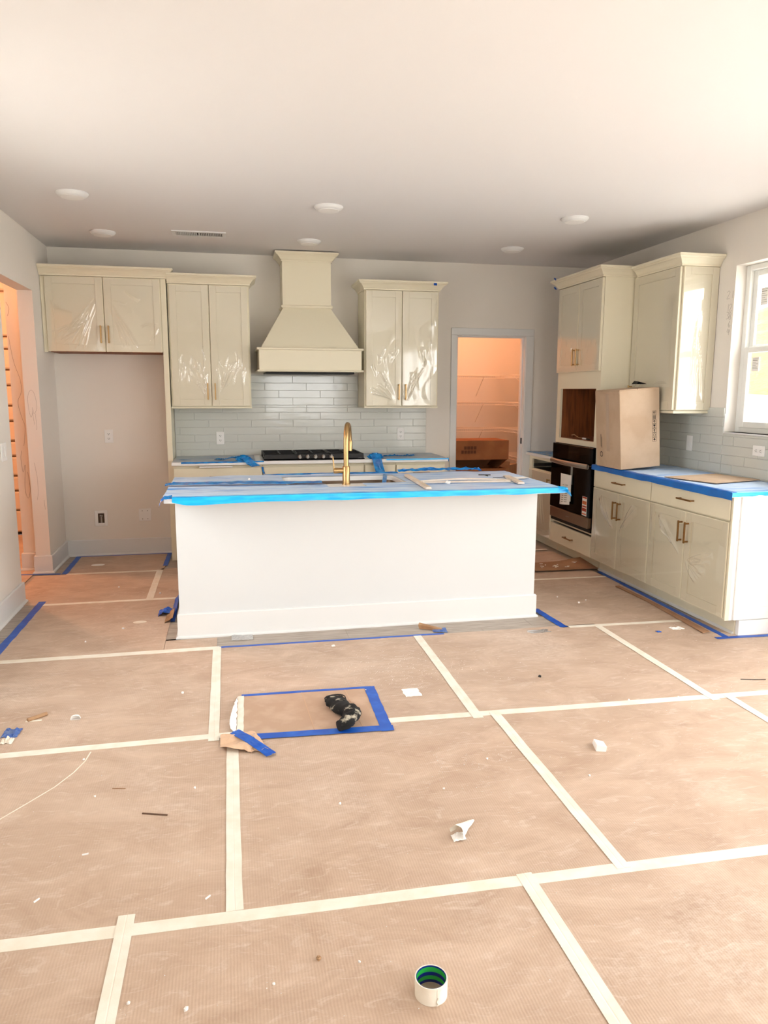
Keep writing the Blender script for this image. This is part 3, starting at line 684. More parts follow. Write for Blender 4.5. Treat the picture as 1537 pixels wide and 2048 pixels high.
ribbon('hanging_film', 'narrow blue film tail sticking up between drawers below the cooktop', [(1.775, -.612, .862), (1.78, -.616, .83), (1.79, -.618, .80)], (.016, 0, 0), m_darkblue, seed=18, amp=.004, n=3, cat='plastic film')
tag(MB().box((1.24, -.640, .8645), (1.52, -.6075, .8755), .002).build('plastic_strip', m_plastic), 'thin white strip tucked under the counter left of the cooktop', 'strip')

# --- tile backsplashes (each tile a piece)
TL, TH, G = .393, .0687, .0030
def tiles(parent, F, rects, ju, jv, dirn):
    """rects: clip rectangles (u0,u1,v0,v1); ju,jv: one joint corner; each row lower shifts by a third"""
    done = set()
    for (U0, U1, V0, V1) in rects:
        r0 = math.floor((V0 - jv) / TH); r1 = math.ceil((V1 - jv) / TH)
        for r in range(r0, r1):
            va, vb = jv + r * TH, jv + (r + 1) * TH
            off = ju - dirn * (r + 1) * TL / 3
            c0 = math.floor((U0 - off) / TL)
            u = off + c0 * TL
            while u < U1:
                a, b_ = max(u, U0), min(u + TL, U1); c_, d_ = max(va, V0), min(vb, V1)
                if b_ - a > .012 and d_ - c_ > .008:
                    MB().fbox(F, a + G / 2, b_ - G / 2, c_ + G / 2, d_ - G / 2, .003, .0095 + random.uniform(-.0006, .0006), .0016).build('tile', m_tile, parent)
                u += TL
bs = thing('tile_backsplash', 'glossy pale tile backsplash behind the cooktop', 'backsplash', (2.2, -.004, .915))
MB().box((1.010, -.0045, .915), (3.416, -.0005, 1.362)).box((1.709, -.0045, 1.362), (2.731, -.0005, 1.668)).build('grout_bed', m_grout, bs)
tiles(bs, FB, [(1.010, 3.416, .916, 1.362), (1.709, 2.731, 1.362, 1.667)], 2.102, 1.661, 1)
bs2 = thing('tile_backsplash', 'pale grey tile backsplash under the kitchen window', 'backsplash', (XR - .004, -2.5, .915))
KE = 3.30
MB().fbox(FRT, 1.442, -KW[0] - .0, .915, 1.362, .0005, .0045).fbox(FRT, -KW[0], KE + .4, .915, KW[2] - .0125, .0005, .0045).build('grout_bed', m_grout, bs2)
tiles(bs2, FRT, [(1.442, 2.285, .916, 1.405), (2.287, KE + .4, .916, KW[2] - .014)], 1.886, 1.335 - TH * 0 - .065 + .067, -1)

# ================================================================== RIGHT WALL
W0 = XR - 4.520   # carcass depth; door faces at x = 4.50
CX = 4.52
# small base cabinet in the corner with an open drawer slot
c = thing('corner_base_cabinet', 'narrow cream base cabinet with an empty drawer opening beside the oven', 'cabinet', (4.8, -.31, 0))
MB().box((CX, -.616, .10), (CX + .018, -.003, .755)).box((CX, -.616, .85), (CX + .018, -.003, .883)).box((CX, -.09, .755), (CX + .018, -.003, .85)).box((CX, -.616, .755), (CX + .018, -.60, .85)).box((CX + .018, -.616, .10), (XR - .003, -.60, .883)).box((CX + .018, -.03, .10), (XR - .003, -.003, .883)).build('body', m_cab, c)
MB().box((CX + .03, -.60, .74), (XR - .02, -.03, .752)).box((XR - .03, -.60, .752), (XR - .02, -.03, .88)).build('drawer_cavity_shade', m_blackm, c)  # lining coloured black to stand in for shade in the empty slot
MB().box((CX + .07, -.616, 0), (XR - .003, -.003, .0995)).build('toe_kick', m_cab, c)
for yy in (-.60 + .006, -.09 - .008): MB().box((CX + .012, yy - .004, .770), (CX + .4, yy + .004, .80)).build('drawer_runner', m_steel, c)
d = shaker(c, FRT, .06, .612, .112, .745, W0 + .002)
handle(d, FRT, .572, .62, W0 + .022)
film(d, FRT, .06, .612, .112, .745, W0 + .022, fan(FR_, (.55, .95), ((.2, .3), (.8, .2)), 6), 41)
tag(MB().box((4.478, -.617, .884), (XR - .003, -.003, .914), .003).build('countertop', m_quartz), 'short white stone countertop in the corner beside the oven', 'countertop')
tag(MB().grid(lambda s, t: (4.470 + .55 * s, -.612 + .58 * t, .9145 + .006 * abs(nz(s * 3, t * 9, 3)) + .002), 24, 30).build('counter_film', m_darkblue, None, True), 'blue film on the short corner counter beside the oven', 'plastic film')

# tall oven cabinet
Y0, Y1 = -.620, -1.437
c = thing('oven_cabinet', 'tall cream oven cabinet with an open niche above the oven', 'cabinet', (4.8, -1.03, 0))
b = MB(); xa, xb = CX, XR - .003
b.box((xa, Y1, .10), (xb, Y1 + .018, 2.455)); b.box((xa, Y0 - .018, .10), (xb, Y0, 2.455))
b.box((xb - .012, Y1 + .018, .10), (xb, Y0 - .018, 2.455))
for z0, z1 in ((.10, .118), (.302, .318), (1.052, 1.098), (1.545, 1.69), (2.437, 2.455)): b.box((xa, Y1 + .018, z0), (xb - .012, Y0 - .018, z1))
b.box((xa, Y0 - .07, 1.098), (xa + .02, Y0 - .018, 1.545)); b.box((xa, Y1 + .018, 1.098), (xa + .02, Y1 + .07, 1.545))
b.build('body', m_cab, c)
MB().box((xa + .02, Y0 - .0699, 1.0982), (xb - .0125, Y0 - .062, 1.5448)).box((xa + .02, Y1 + .062, 1.0982), (xb - .0125, Y1 + .0699, 1.5448)).box((xb - .020, Y1 + .07, 1.0982), (xb - .0125, Y0 - .07, 1.5448)).box((xa + .02, Y1 + .07, 1.0982), (xb - .020, Y0 - .07, 1.102)).box((xa + .02, Y1 + .07, 1.541), (xb - .020, Y0 - .07, 1.5448)).build('niche_lining', m_wood, c)
MB().box((CX + .07, Y1, 0), (XR - .003, Y0, .0995)).build('toe_kick', m_cab, c)
MB().box((xa - .001, Y1 - .004, .10), (xb, Y1 - .0002, 2.455)).build('side_skin', m_panel_lit if False else m_cab, c)
MB().sweep([(xb, Y1 - .004), (4.500, Y1 - .004), (4.500, Y0), (xb, Y0)][::-1], CROWN, 2.440).build('crown', m_cab, c)
ym = -1.029
for u0, u1, hu, s in ((-Y0 + .004, -ym - .003, -ym - .035, 51), (-ym + .003, -Y1 - .004, -ym + .035, 52)):
    d = shaker(c, FRT, u0, u1, 1.690, 2.435, W0 + .001)
    handle(d, FRT, hu, 1.815, W0 + .021); film(d, FRT, u0, u1, 1.690, 2.435, W0 + .021, verticals(FR_, (.15, .9), .1, .3, 5), s)
d = slab(c, FRT, -Y0 + .004, -Y1 - .004, .112, .288, W0 + .001); handle(d, FRT, 1.03, .20, W0 + .021, False, .16, m_bronze)
# wall oven
o = thing('wall_oven', 'black glass wall oven with a steel handle bar and lower steel panel', 'oven', (4.7, -1.03, .319))
MB().fbox(FRT, .645, 1.412, .320, 1.050, .03, W0 + .004).build('oven_body', m_blackm, o)
MB().fbox(FRT, .632, 1.426, .905, 1.048, W0 + .0045, W0 + .030, .004).build('control_panel', m_black, o)
dr = MB().fbox(FRT, .632, 1.426, .452, .898, W0 + .0045, W0 + .040, .004).build('oven_door', m_black, o)
MB().fbox(FRT, .640, 1.400, .356, .449, W0 + .0045, W0 + .040, .003).build('lower_panel', m_steelw, o)
MB().fbox(FRT, .632, 1.426, .322, .353, W0 + .0045, W0 + .022, .002).build('vent_slot', m_blackm, o)
def barpt(t):
    u = .648 + .735 * t; return FRT(u, .886 - .0, W0 + .050 + .030 * math.sin(pi * t))
b = MB()
def hb(s, t):
    u = .648 + .735 * s; w = W0 + .052 + .026 * math.sin(pi * s); a = 2 * pi * t
    return FRT(u, .888 + .022 * math.sin(a), w + .010 * math.cos(a))
hb_ = MB().grid(hb, 24, 14); bmesh.ops.remove_doubles(hb_.bm, verts=hb_.bm.verts, dist=1e-6)
hdl = hb_.build('handle_bar', m_steel, dr, True)
for u in (.66, 1.37): MB().fbox(FRT, u - .008, u + .008, .872, .902, W0 + .0405, W0 + .054).build('handle_post', m_steel, dr)
# label sticker on the door
st = MB().fbox(FRT, 1.292, 1.376, .462, .628, W0 + .0402, W0 + .0410).build('sticker', m_paperw, dr)
m_red = mat('sticker_red', (176, 58, 34), .6); m_or = mat('sticker_orange', (214, 116, 70), .6)
for z0, z1, mm in ((.612, .626, m_red), (.560, .590, m_or), (.536, .548, m_red), (.500, .528, m_red), (.472, .482, m_or)):
    MB().fbox(FRT, 1.296, 1.372, z0, z1, W0 + .0411, W0 + .0414).build('sticker_band', mm, st)
MB().fbox(FRT, .985, 1.045, .40, .404, W0 + .0402, W0 + .0406).build('badge', m_steel, o)
# papers taped on the oven
def sheet(s, t):
    u = .875 + .215 * s; z = .55 + .235 * t - .02 * (1 - t) * (1 - s)
    return FRT(u, z, W0 + .050 + .05 * math.sin(pi * s) * (.3 + .7 * (1 - t)) * .5 + .003)
t = thing('taped_manual', 'white printed instruction booklet taped to the oven door', 'booklet', (4.44, -.99, .55))
pg = MB().grid(sheet, 12, 12).solid(.0008).build('page', m_bag if False else m_paperw, t, True)
MB().grid(lambda s, tt: Vector(sheet(s * .8 + .18, tt * .92 - .12)) + Vector((-.006, 0, 0)), 12, 12).solid(.0008).build('page', m_paperw, t, True)
for i in range(9):
    for j in range(2):
        MB().grid(lambda s, tt: Vector(sheet((.30 + .30 * j + .22 * s) * .8 + .18, (.10 + .085 * i + .03 * tt) * .92 - .12)) + Vector((-.0078, 0, 0)), 4, 1).build('print_line', m_sticker_ink, t)
MB().fbox(FRT, 1.045, 1.085, .70, .86, W0 + .0403, W0 + .0409).build('tape_strip', m_steel if False else mat('clear_grey_tape', (150, 158, 154), .3), t)

# marker pen and cable in the niche
pen = thing('marker_pen', 'white marker pen lying in the oven cabinet niche', 'pen', (4.58, -1.15, 1.1025))
MB().tube([(4.575, -1.06, 1.110), (4.565, -1.15, 1.110)], .0075, 12).build('barrel', m_plastic, pen, True)
MB().tube([(4.565, -1.151, 1.110), (4.560, -1.21, 1.110)], .0068, 12).build('cap', m_print, pen, True)
tag(MB().tube([(4.60, -.80, 1.108), (4.575, -.84, 1.128), (4.57, -.90, 1.135), (4.59, -.95, 1.112), (4.60, -1.02, 1.107), (4.64, -1.05, 1.106)], .0035, 8).build('cable', m_woodstick, None, True), 'thin tan cable end curling in the oven cabinet niche', 'cable')

# right base run
def base_right(y0, y1, ym, label, seed, end=False):
    c = thing('base_cabinet', label, 'cabinet', (4.8, (y0 + y1) / 2, 0), 'base cabinets under the window counter')
    u0, u1, um = -y0, -y1, -ym
    MB().fbox(FRT, u0, u1, .10, .883, .003, W0).build('body', m_cab, c)
    MB().fbox(FRT, u0, u1 - (.0 if not end else .0), 0, .0995, .003, W0 - .07).build('toe_kick', m_cab, c)
    MB().sweep([(CX + .07, y1), (CX + .07, y0)][::-1], [(0, 0), (.012, 0), (.012, .012), (.004, .018), (0, .018)], .0).build('shoe_moulding', m_trim, c)
    dr = slab(c, FRT, u0 + .004, u1 - .004, .735, .874, W0 + .001)
    handle(dr, FRT, (u0 + u1) / 2 - .0, .806, W0 + .021, False, .165, m_bronze)
    for a, b_, hu, s in ((u0 + .004, um - .0025, um - .036, 0), (um + .0025, u1 - .004, um + .036, 1)):
        d = shaker(c, FRT, a, b_, .113, .724, W0 + .001)
        handle(d, FRT, hu, .585, W0 + .021, True, .145, m_bronze)
        fo = fan(FR_, (.94, .46), ((.25, .90), (.42, .88)), 6, (.010, .018), (.010, .016), .03) if s == 0 else (fan(FR_, (.06, .48), ((.50, .90), (.62, .84)), 5, (.010, .018), (.010, .016), .03) if seed < 70 else fan(FR_, (.03, .46), ((.40, .26), (.72, .62)), 9, (.012, .022), (.010, .018), .04))
        film(d, FRT, a, b_, .113, .724, W0 + .021, fo, seed + s, big=2.)
    return c
base_right(-1.442, -2.312, -1.862, 'cream base cabinet beside the oven with drawer and two film-covered doors', 61)
base_right(-2.314, -3.196, -2.752, 'cream base cabinet at the end of the window counter with drawer and two doors', 71, True)
e = thing('end_panel', 'panelled end of the window counter base, painted white like daylight glare', 'panel', (4.8, -3.21, 0))
MB().box((4.535, -3.213, .10), (XR - .003, -3.198, .883), .001).box((4.60, -3.213, 0), (XR - .003, -3.198, .0999)).build('board', m_panel_lit, e)
MB().box((4.505, -3.214, .10), (4.5345, -3.198, .883), .001).build('corner_stile', m_cab, e)
for p0, p1 in (((4.56, -3.226, .103), (4.63, -3.2135, .883)), ((XR - .07, -3.226, .103), (XR - .004, -3.2135, .883)), ((4.6305, -3.226, .815), (XR - .0705, -3.2135, .883)), ((4.6305, -3.226, .103), (XR - .0705, -3.2135, .18))):
    MB().box(p0, p1, .0015).build('frame_rail', m_panel_lit, e)
MB().box((4.60, -3.228, 0), (XR - .003, -3.2135, .0985), .002).build('base_trim', m_panel_lit, e)
tag(MB().box((4.478, -3.232, .884), (XR - .0105, -1.442, .914), .003).build('countertop', m_quartz), 'white stone countertop under the kitchen window', 'countertop')
counter_film('counter_film', 'pale blue film sheet on the window counter', lambda s, t: (4.484 + s * .585, -3.228 + t * 1.78, .9144 + .0014 + .010 * max(0, nz(s * 3 + 3, t * 9, 4)) * (t > .3) + .003 * abs(nz(s * 9, t * 22, 1))), 40, 110, m_bluefilm)
def edge_skirt(s, t, p0, p1, nrm, d0, d1, seed, over=.035):
    P0, P1 = Vector(p0), Vector(p1); p = P0.lerp(P1, s); n = Vector(nrm)
    drop = d0 + (d1 - d0) * s + .006 * nz(s * 11, seed)
    if t < .3:
        k = t / .3; return p - n * over * (1 - k) + n * .003 + Vector((0, 0, .0035 + .002 * nz(s * 30, seed + t)))
    k = (t - .3) / .7; return p + n * (.003 + .004 * abs(nz(s * 14, k * 2, seed)) * k) + Vector((0, 0, .003 - drop * k))
rsk = thing('counter_edge_tape', 'deep blue tape wrapped over the long front edge of the window counter', 'tape', (4.47, -2.3, .87))
MB().grid(lambda s, t: edge_skirt(s, t, (4.478, -1.44, .914), (4.478, -3.236, .914), (-1, 0, 0), .040, .050, 3), 60, 8).solid(.0008).build('tape_skirt', mat('edge_tape_blue', (0, 96, 186), .35, var=(0, 112, 204), vs=7), rsk, True)
rs2 = thing('counter_edge_tape', 'bright blue tape over the short end of the window counter', 'tape', (4.8, -3.24, .885))
MB().grid(lambda s, t: edge_skirt(s, t, (4.475, -3.232, .914), (XR - .012, -3.232, .914), (0, -1, 0), .030, .012, 8), 26, 8).solid(.0008).build('tape_skirt', m_edgeblue, rs2, True)

# right upper cabinet
UW = XR - 4.791
c = thing('wall_cabinet', 'tall cream wall cabinet on the window wall with a panelled side', 'cabinet', (4.93, -1.77, 1.36))
MB().fbox(FRT, 1.4425, 2.085, 1.379, 2.45, .003, UW).build('body', m_cab, c)
MB().fbox(FRT, 1.4425, 2.089, 1.358, 1.3785, .003, UW + .010, .002).build('light_rail', m_cab, c)
d = shaker(c, FRT, 1.462, 2.088, 1.384, 2.428, UW + .001, st=.062)
handle(d, FRT, 1.497, 1.50, UW + .021)
film(d, FRT, 1.462, 2.088, 1.384, 2.428, UW + .021, fan(FR_, (.05, .1), ((.2, .3), (.5, .2)), 5), 81)
FE = lambda u, v, w: (u, -2.0855 - w, v)
sp = shaker(c, FE, 4.793, XR - .004, 1.384, 2.428, 0, st=.055, name='side_panel')
film(sp, FE, 4.793, XR - .004, 1.384, 2.428, .020, fan(FR_, (.45, .80), ((.35, .10), (.80, .08)), 7, (.006, .012), (.003, .006)), 85)
MB().sweep([(4.771, -1.505), (4.771, -2.106), (XR - .003, -2.106)], CROWN, 2.430).build('crown', m_cab, c)
for nm, x, y, z, lab in (('tape_scrap', 4.441, -.70, 2.512, 'small blue tape scrap on the crown corner of the oven cabinet'), ('tape_scrap', 4.488, -.60, 2.448, 'small blue tape scrap under the crown of the oven cabinet')):
    tag(MB().grid(lambda s, t: (x - .016 + .020 * s, y + .03 * t + .02, z + .010 * nz(s * 3, t * 2) + .024 * t), 5, 5).solid(.001).build(nm, m_bluetape), lab, 'tape')

# ================================================================== ISLAND
il = thing('kitchen_island', 'long white kitchen island with tall baseboard', 'kitchen island', (2.33, -2.2, 0))
IX0, IX1, IYF, IYB = 1.162, 3.497, -2.579, -1.85
b = MB(); b.box((IX0, IYF, 0), (IX1, IYF + .02, .883)); b.box((IX0, IYF + .02, 0), (IX0 + .02, IYB, .883)); b.box((IX1 - .02, IYF + .02, 0), (IX1, IYB, .883)); b.box((IX0 + .02, IYB - .02, .10), (IX1 - .02, IYB, .883)); b.build('body', m_isl, il)
IBP = [(0, 0), (.026, 0), (.026, .008), (.021, .015), (.014, .018), (.014, .150), (.009, .157), (0, .157)]
MB().sweep([(IX0, IYB), (IX0, IYF), (IX1, IYF), (IX1, IYB)], IBP, 0).build('baseboard', m_trim, il)
MB().sweep([(IX0, IYB), (IX0, IYF), (IX1, IYF), (IX1, IYB)], [(0, 0), (.020, 0), (.020, .036), (0, .036)], .847).build('top_rail', m_isl, il)
MB().box((IX0 - .028, IYB - .06, .10), (IX0 - .004, IYB + .02, .84), .002).build('side_stile', m_cab, il)
# counter slab with sink hole
SX0, SX1, SY0, SY1 = 1.862, 2.640, -2.345, -1.925
CX0, CX1, CY0, CY1 = 1.120, 3.571, -2.841, -1.801
def rounded(x0, x1, y0, y1, r, n=6):
    pts = []
    for cx, cy, a0 in ((x1 - r, y1 - r, 0), (x0 + r, y1 - r, pi / 2), (x0 + r, y0 + r, pi), (x1 - r, y0 + r, 1.5 * pi)):
        for i in range(n + 1): a = a0 + pi / 2 * i / n; pts.append((cx + r * math.cos(a), cy + r * math.sin(a)))
    return pts
inner = rounded(SX0, SX1, SY0, SY1, .05); n = len(inner) // 4
outer = []
for ci, (cx, cy) in enumerate(((CX1, CY1), (CX0, CY1), (CX0, CY0), (CX1, CY0))):
    for i in range(n): outer.append((cx, cy))
b = MB(); bm = b.bm
def loop(pts, z): return [bm.verts.new((p[0], p[1], z)) for p in pts]
oc = [(CX1, CY1), (CX0, CY1), (CX0, CY0), (CX1, CY0)]
for z, flip in ((.914, 0), (.884, 1)):
    ov = loop(oc, z); iv = loop(inner, z)
    for ci in range(4):
        seg = iv[ci * n:(ci + 1) * n]
        for q in range(n - 1): bm.faces.new((ov[ci], seg[q], seg[q + 1]))
        bm.faces.new((ov[ci], seg[-1], iv[((ci + 1) * n) % len(iv)], ov[(ci + 1) % 4]))
    if z > .9: top = (ov, iv)
    else: bot = (ov, iv)
for A, B in zip(top, bot):
    L = len(A)
    for q in range(L): bm.faces.new((A[q], A[(q + 1) % L], B[(q + 1) % L], B[q]))
tag(b.build('island_countertop', m_quartz), 'long white stone countertop with sink cutout on the island', 'countertop')
# sink
sk = thing('undermount_sink', 'undermount sink set into the island countertop', 'sink', (2.25, -2.13, .66))
b = MB(); bm = b.bm
ring = [loop(rounded(SX0 - .015 + d_, SX1 + .015 - d_, SY0 - .015 + d_, SY1 + .015 - d_, .05), z) for d_, z in ((-.01, .8835), (.008, .8835), (.010, .70), (.03, .675), (.2, .672))]
for A, B in zip(ring, ring[1:]):
    L = len(A)
    for q in range(L): bm.faces.new((A[q], A[(q + 1) % L], B[(q + 1) % L], B[q]))
bm.faces.new(ring[-1])
b.solid(.002).build('basin', m_steelw, sk, True)
MB().lathe([(.045, .6725), (.045, .676), (.03, .676), (.028, .674), (.002, .674)], (2.25, -2.13, 0), 24).build('drain', m_steel, sk, True)

# island film with wrinkles, holes for sink and faucet
FX0, FX1, FY0, FY1 = 1.113, 3.565, -2.842, -1.793
def infilm(x, y):
    sk_ = SX0 - .015 < x < SX1 + .015 and SY0 - .012 < y < SY1 + .02
    fa = 2.105 < x < 2.345 and y > -2.525 - .3 * (x - 2.2) * 0 and y < -2.33
    return sk_ or fa
def ifilm(s, t):
    x = FX0 + (FX1 - FX0) * s; y = FY0 + (FY1 - FY0) * t
    a = 1.3 if x < 2.0 else .55
    z = .9146 + .0012 + a * (.007 * max(0, nz(x * 1.1 + 3, y * 7 + .5 * nz(x * 2, y), 1)) + .008 * max(0, nz(x * 2.4, y * 16 + x * 2, 5)) ** 2 + .003 * abs(nz(x * 6, y * 30, 9)))
    z += .018 * math.exp(-((y + 1.80) / .02) ** 2) * max(0, nz(x * 3, 2, 2))
    return (x, y, z)
counter_film('island_film', 'wrinkled pale blue film spread over the island countertop', ifilm, 210, 90, m_bluefilm, lambda s, t: infilm(FX0 + (FX1 - FX0) * s, FY0 + (FY1 - FY0) * t))
isk = thing('island_edge_tape', 'bright blue film skirt taped along the front edge of the island counter', 'tape', (2.3, -2.85, .87))
def iskirt(s, t):
    p = edge_skirt(s, t, (1.165, CY0, .914), (3.585, CY0, .914), (0, -1, 0), .040, .030, 5, .04)
    p = Vector(p)
    if s < .16 and t > .3: p.z -= .008 * math.sin(pi * s / .16) * (t - .3)
    if s < .03: p.z += .018 * (1 - s / .03) * max(0, t - .3)
    return p
MB().grid(iskirt, 120, 10).solid(.0008).build('tape_skirt', m_edgeblue, isk, True)
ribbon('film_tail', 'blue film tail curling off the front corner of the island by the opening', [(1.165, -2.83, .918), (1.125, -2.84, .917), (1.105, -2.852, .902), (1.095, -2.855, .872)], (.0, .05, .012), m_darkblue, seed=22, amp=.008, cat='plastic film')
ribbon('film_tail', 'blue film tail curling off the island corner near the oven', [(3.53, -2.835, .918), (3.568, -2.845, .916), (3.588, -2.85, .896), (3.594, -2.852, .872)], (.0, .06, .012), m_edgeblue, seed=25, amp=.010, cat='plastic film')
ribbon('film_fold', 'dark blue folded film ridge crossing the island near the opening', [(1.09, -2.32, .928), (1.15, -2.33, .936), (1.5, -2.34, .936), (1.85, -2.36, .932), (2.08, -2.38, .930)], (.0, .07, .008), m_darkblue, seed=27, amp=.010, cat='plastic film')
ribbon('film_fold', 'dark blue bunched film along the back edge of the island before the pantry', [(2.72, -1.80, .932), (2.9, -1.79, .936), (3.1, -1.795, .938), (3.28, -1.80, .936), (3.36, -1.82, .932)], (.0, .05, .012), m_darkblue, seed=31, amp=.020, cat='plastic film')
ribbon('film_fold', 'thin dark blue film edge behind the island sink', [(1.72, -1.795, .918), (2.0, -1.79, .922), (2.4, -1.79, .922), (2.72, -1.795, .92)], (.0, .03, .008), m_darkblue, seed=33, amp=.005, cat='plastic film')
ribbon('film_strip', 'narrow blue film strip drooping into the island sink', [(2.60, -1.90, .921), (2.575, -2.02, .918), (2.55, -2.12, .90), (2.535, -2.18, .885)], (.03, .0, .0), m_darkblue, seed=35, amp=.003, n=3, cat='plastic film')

# faucet
fc = thing('kitchen_faucet', 'brushed brass gooseneck faucet standing on the island', 'faucet', (2.237, -2.392, .9145))
fx, fy = 2.237, -2.392
MB().lathe([(.028, .9145), (.028, .919), (.0245, .921), (.0245, 1.03), (.022, 1.034)], (fx, fy, 0), 28).build('body', m_brass, fc, True)
A = Vector((.055, .195)); A.normalize(); R_ = .098
path = [(fx, fy, 1.034), (fx, fy, 1.10), (fx, fy, 1.19)]
for i in range(1, 13):
    a = pi * i / 12; o_ = R_ * (1 - math.cos(a)); path.append((fx + A.x * o_, fy + A.y * o_, 1.19 + R_ * 1.12 * math.sin(a)))
MB().tube(path, .0165, 18).build('spout', m_brass, fc, True)
ex, ey = fx + A.x * 2 * R_, fy + A.y * 2 * R_
sp_ = MB().lathe([(.0165, 1.19), (.019, 1.185), (.020, 1.14), (.020, 1.12)], (ex, ey, 0), 20).build('spray_head', m_brass, fc, True)
MB().lathe([(.0185, 1.1195), (.0185, 1.115), (.016, 1.112)], (ex, ey, 0), 20).build('spray_nozzle', m_blackm, sp_, True)
MB().tube([(fx - .018, fy, 1.006), (fx - .055, fy, 1.006)], .0175, 18).build('valve_arm', m_brass, fc, True)
lv = MB().tube([(fx - .0555, fy, 1.006), (fx - .082, fy, 1.006)], .0185, 18).build('lever_hub', m_brass, fc, True)
MB().hexa([(fx - .083, fy - .008, 1.00), (fx - .075, fy - .008, 1.00), (fx - .075, fy + .008, 1.00), (fx - .083, fy + .008, 1.00), (fx - .090, fy - .007, 1.098), (fx - .084, fy - .007, 1.098), (fx - .084, fy + .007, 1.098), (fx - .090, fy + .007, 1.098)]).build('lever', m_brass, lv)

# moulding offcuts and small things on the island
def stick(name, label, p, q, w, th, m, z=.9215, bend=0, cat='moulding'):
    P, Q = Vector(p), Vector(q); d = (Q - P).normalized(); nn = Vector((-d.y, d.x)); k = 10 if bend else 1
    b = MB(); bm = b.bm; rings = []
    for i in range(k + 1):
        s = i / k; c_ = P.lerp(Q, s) + nn * bend * math.sin(pi * s)
        rings.append([bm.verts.new((*(c_ + nn * w / 2), z)), bm.verts.new((*(c_ - nn * w / 2), z)), bm.verts.new((*(c_ - nn * w / 2 * .9), z + th)), bm.verts.new((*(c_ + nn * w / 2 * .9), z + th))])
    for A_, B_ in zip(rings, rings[1:]):
        for q_ in range(4): bm.faces.new((A_[q_], A_[(q_ + 1) % 4], B_[(q_ + 1) % 4], B_[q_]))
    bm.faces.new(rings[0][::-1]); bm.faces.new(rings[-1])
    return tag(b.build(name, m), label, cat)
stick('moulding_offcut', 'flat primed moulding offcut lying across the island nearest the faucet', (2.727, -2.05), (2.690, -2.785), .036, .014, m_primed)
stick('moulding_offcut', 'flat primed moulding offcut on the island corner toward the oven', (3.413, -2.22), (3.357, -2.635), .045, .012, m_primed)
stick('moulding_strip', 'thin straight primed moulding strip along the island top', (2.735, -2.46), (3.335, -2.50), .018, .010, m_primed)
stick('moulding_strip', 'thin bowed primed moulding strip along the island top', (2.735, -2.41), (3.36, -2.44), .012, .010, m_primed, bend=.10)
hx = thing('hex_key', 'small black hex key on the island film', 'tool', (3.28, -2.13, .922))
MB().tube([(3.245, -2.105, .926), (3.33, -2.125, .926)], .0035, 6).build('long_arm', m_print, hx); MB().tube([(3.285, -2.118, .926), (3.287, -2.19, .926)], .003, 6).build('short_arm', m_print, hx)
tag(MB().tube([(3.29, -2.28, .925), (3.34, -2.29, .925), (3.39, -2.25, .926), (3.41, -2.21, .926)], .002, 6).build('wire_piece', m_print), 'short black wire piece beside the hex key on the island', 'wire')
wad('paper_crumb', 'small white paper pellet on the island beside the moulding strips', (2.889, -2.53, .935), (.022, .018, .014), m_foam, 44, 'paper')
wad('paper_crumb', 'tiny white pellet on the island film behind the faucet lever', (1.62, -2.10, .932), (.010, .010, .010), m_foam, 46, 'paper')
tag(MB().grid(lambda s, t: (3.44 + .10 * s, -2.36 + .11 * t, .9225 + .006 * abs(nz(s * 2, t * 2, 4))), 6, 6).solid(.0007).build('paper_scrap', m_paperw), 'white paper scrap on the island corner toward the oven', 'paper')

# ================================================================== wall plates
def outlet(F, u, v, w, label, horiz=False, grp=None):
    t = thing('outlet', label, 'outlet', F(u, v - .06, w), grp)
    a, c_ = (.037, .060) if not horiz else (.060, .037)
    pl_ = MB().fbox(F, u - a, u + a, v - c_, v + c_, w, w + .006, .002).build('cover_plate', m_plastic, t)
    for s in (-1, 1):
        du, dv = (0, s * .0215) if not horiz else (s * .0215, 0)
        r = MB().fbox(F, u + du - .015, u + du + .015, v + dv - .013, v + dv + .013, w + .0061, w + .0078, .001).build('receptacle', m_plastic, pl_)
    b = MB()
    for s in (-1, 1):
        du, dv = (0, s * .0215) if not horiz else (s * .0215, 0)
        for q in (-1, 1):
            if horiz: b.fbox(F, u + du - .005, u + du + .006, v + dv + q * .006 - .0015, v + dv + q * .006 + .0015, w + .0079, w + .0083)
            else: b.fbox(F, u + du + q * .006 - .0015, u + du + q * .006 + .0015, v + dv - .003, v + dv + .007, w + .0079, w + .0083)
        b.fbox(F, u + du - .0025 - (.010 if horiz else 0), u + du + .0025 - (.010 if horiz else 0), v + dv - (.0105 if not horiz else .0025), v + dv - (.0055 if not horiz else -.0025), w + .0079, w + .0083)
    b.build('socket_slots', m_slot, pl_)
    return t
outlet(FB, 1.418, 1.08, .0105, 'white outlet on the tile left of the cooktop')
outlet(FB, 3.156, 1.103, .0105, 'white outlet on the tile right of the cooktop')
outlet(FB, .424, 1.106, .0006, 'white outlet on the bare wall of the refrigerator space')
outlet(FRT, 2.687, 1.118, .0105, 'white sideways outlet on the tile under the window', True)
sw = thing('rocker_switch', 'white rocker switch plate on the tile behind the upright carton', 'switch', (XR - .012, -1.893, 1.06))
p_ = MB().fbox(FRT, 1.856, 1.930, 1.06, 1.18, .0105, .0165, .002).build('cover_plate', m_plastic, sw); MB().fbox(FRT, 1.877, 1.909, 1.087, 1.153, .0166, .0196, .0012).build('rocker', m_plastic, p_)
wb = thing('water_box', 'recessed white water supply box low in the refrigerator space', 'water box', (.318, -.004, .28))
b = MB()
for p0, p1 in (((.262, -.008, .278), (.290, -.0006, .424)), ((.346, -.008, .278), (.374, -.0006, .424)), ((.29, -.008, .278), (.346, -.0006, .306)), ((.29, -.008, .396), (.346, -.0006, .424))): b.box(p0, p1, .002)
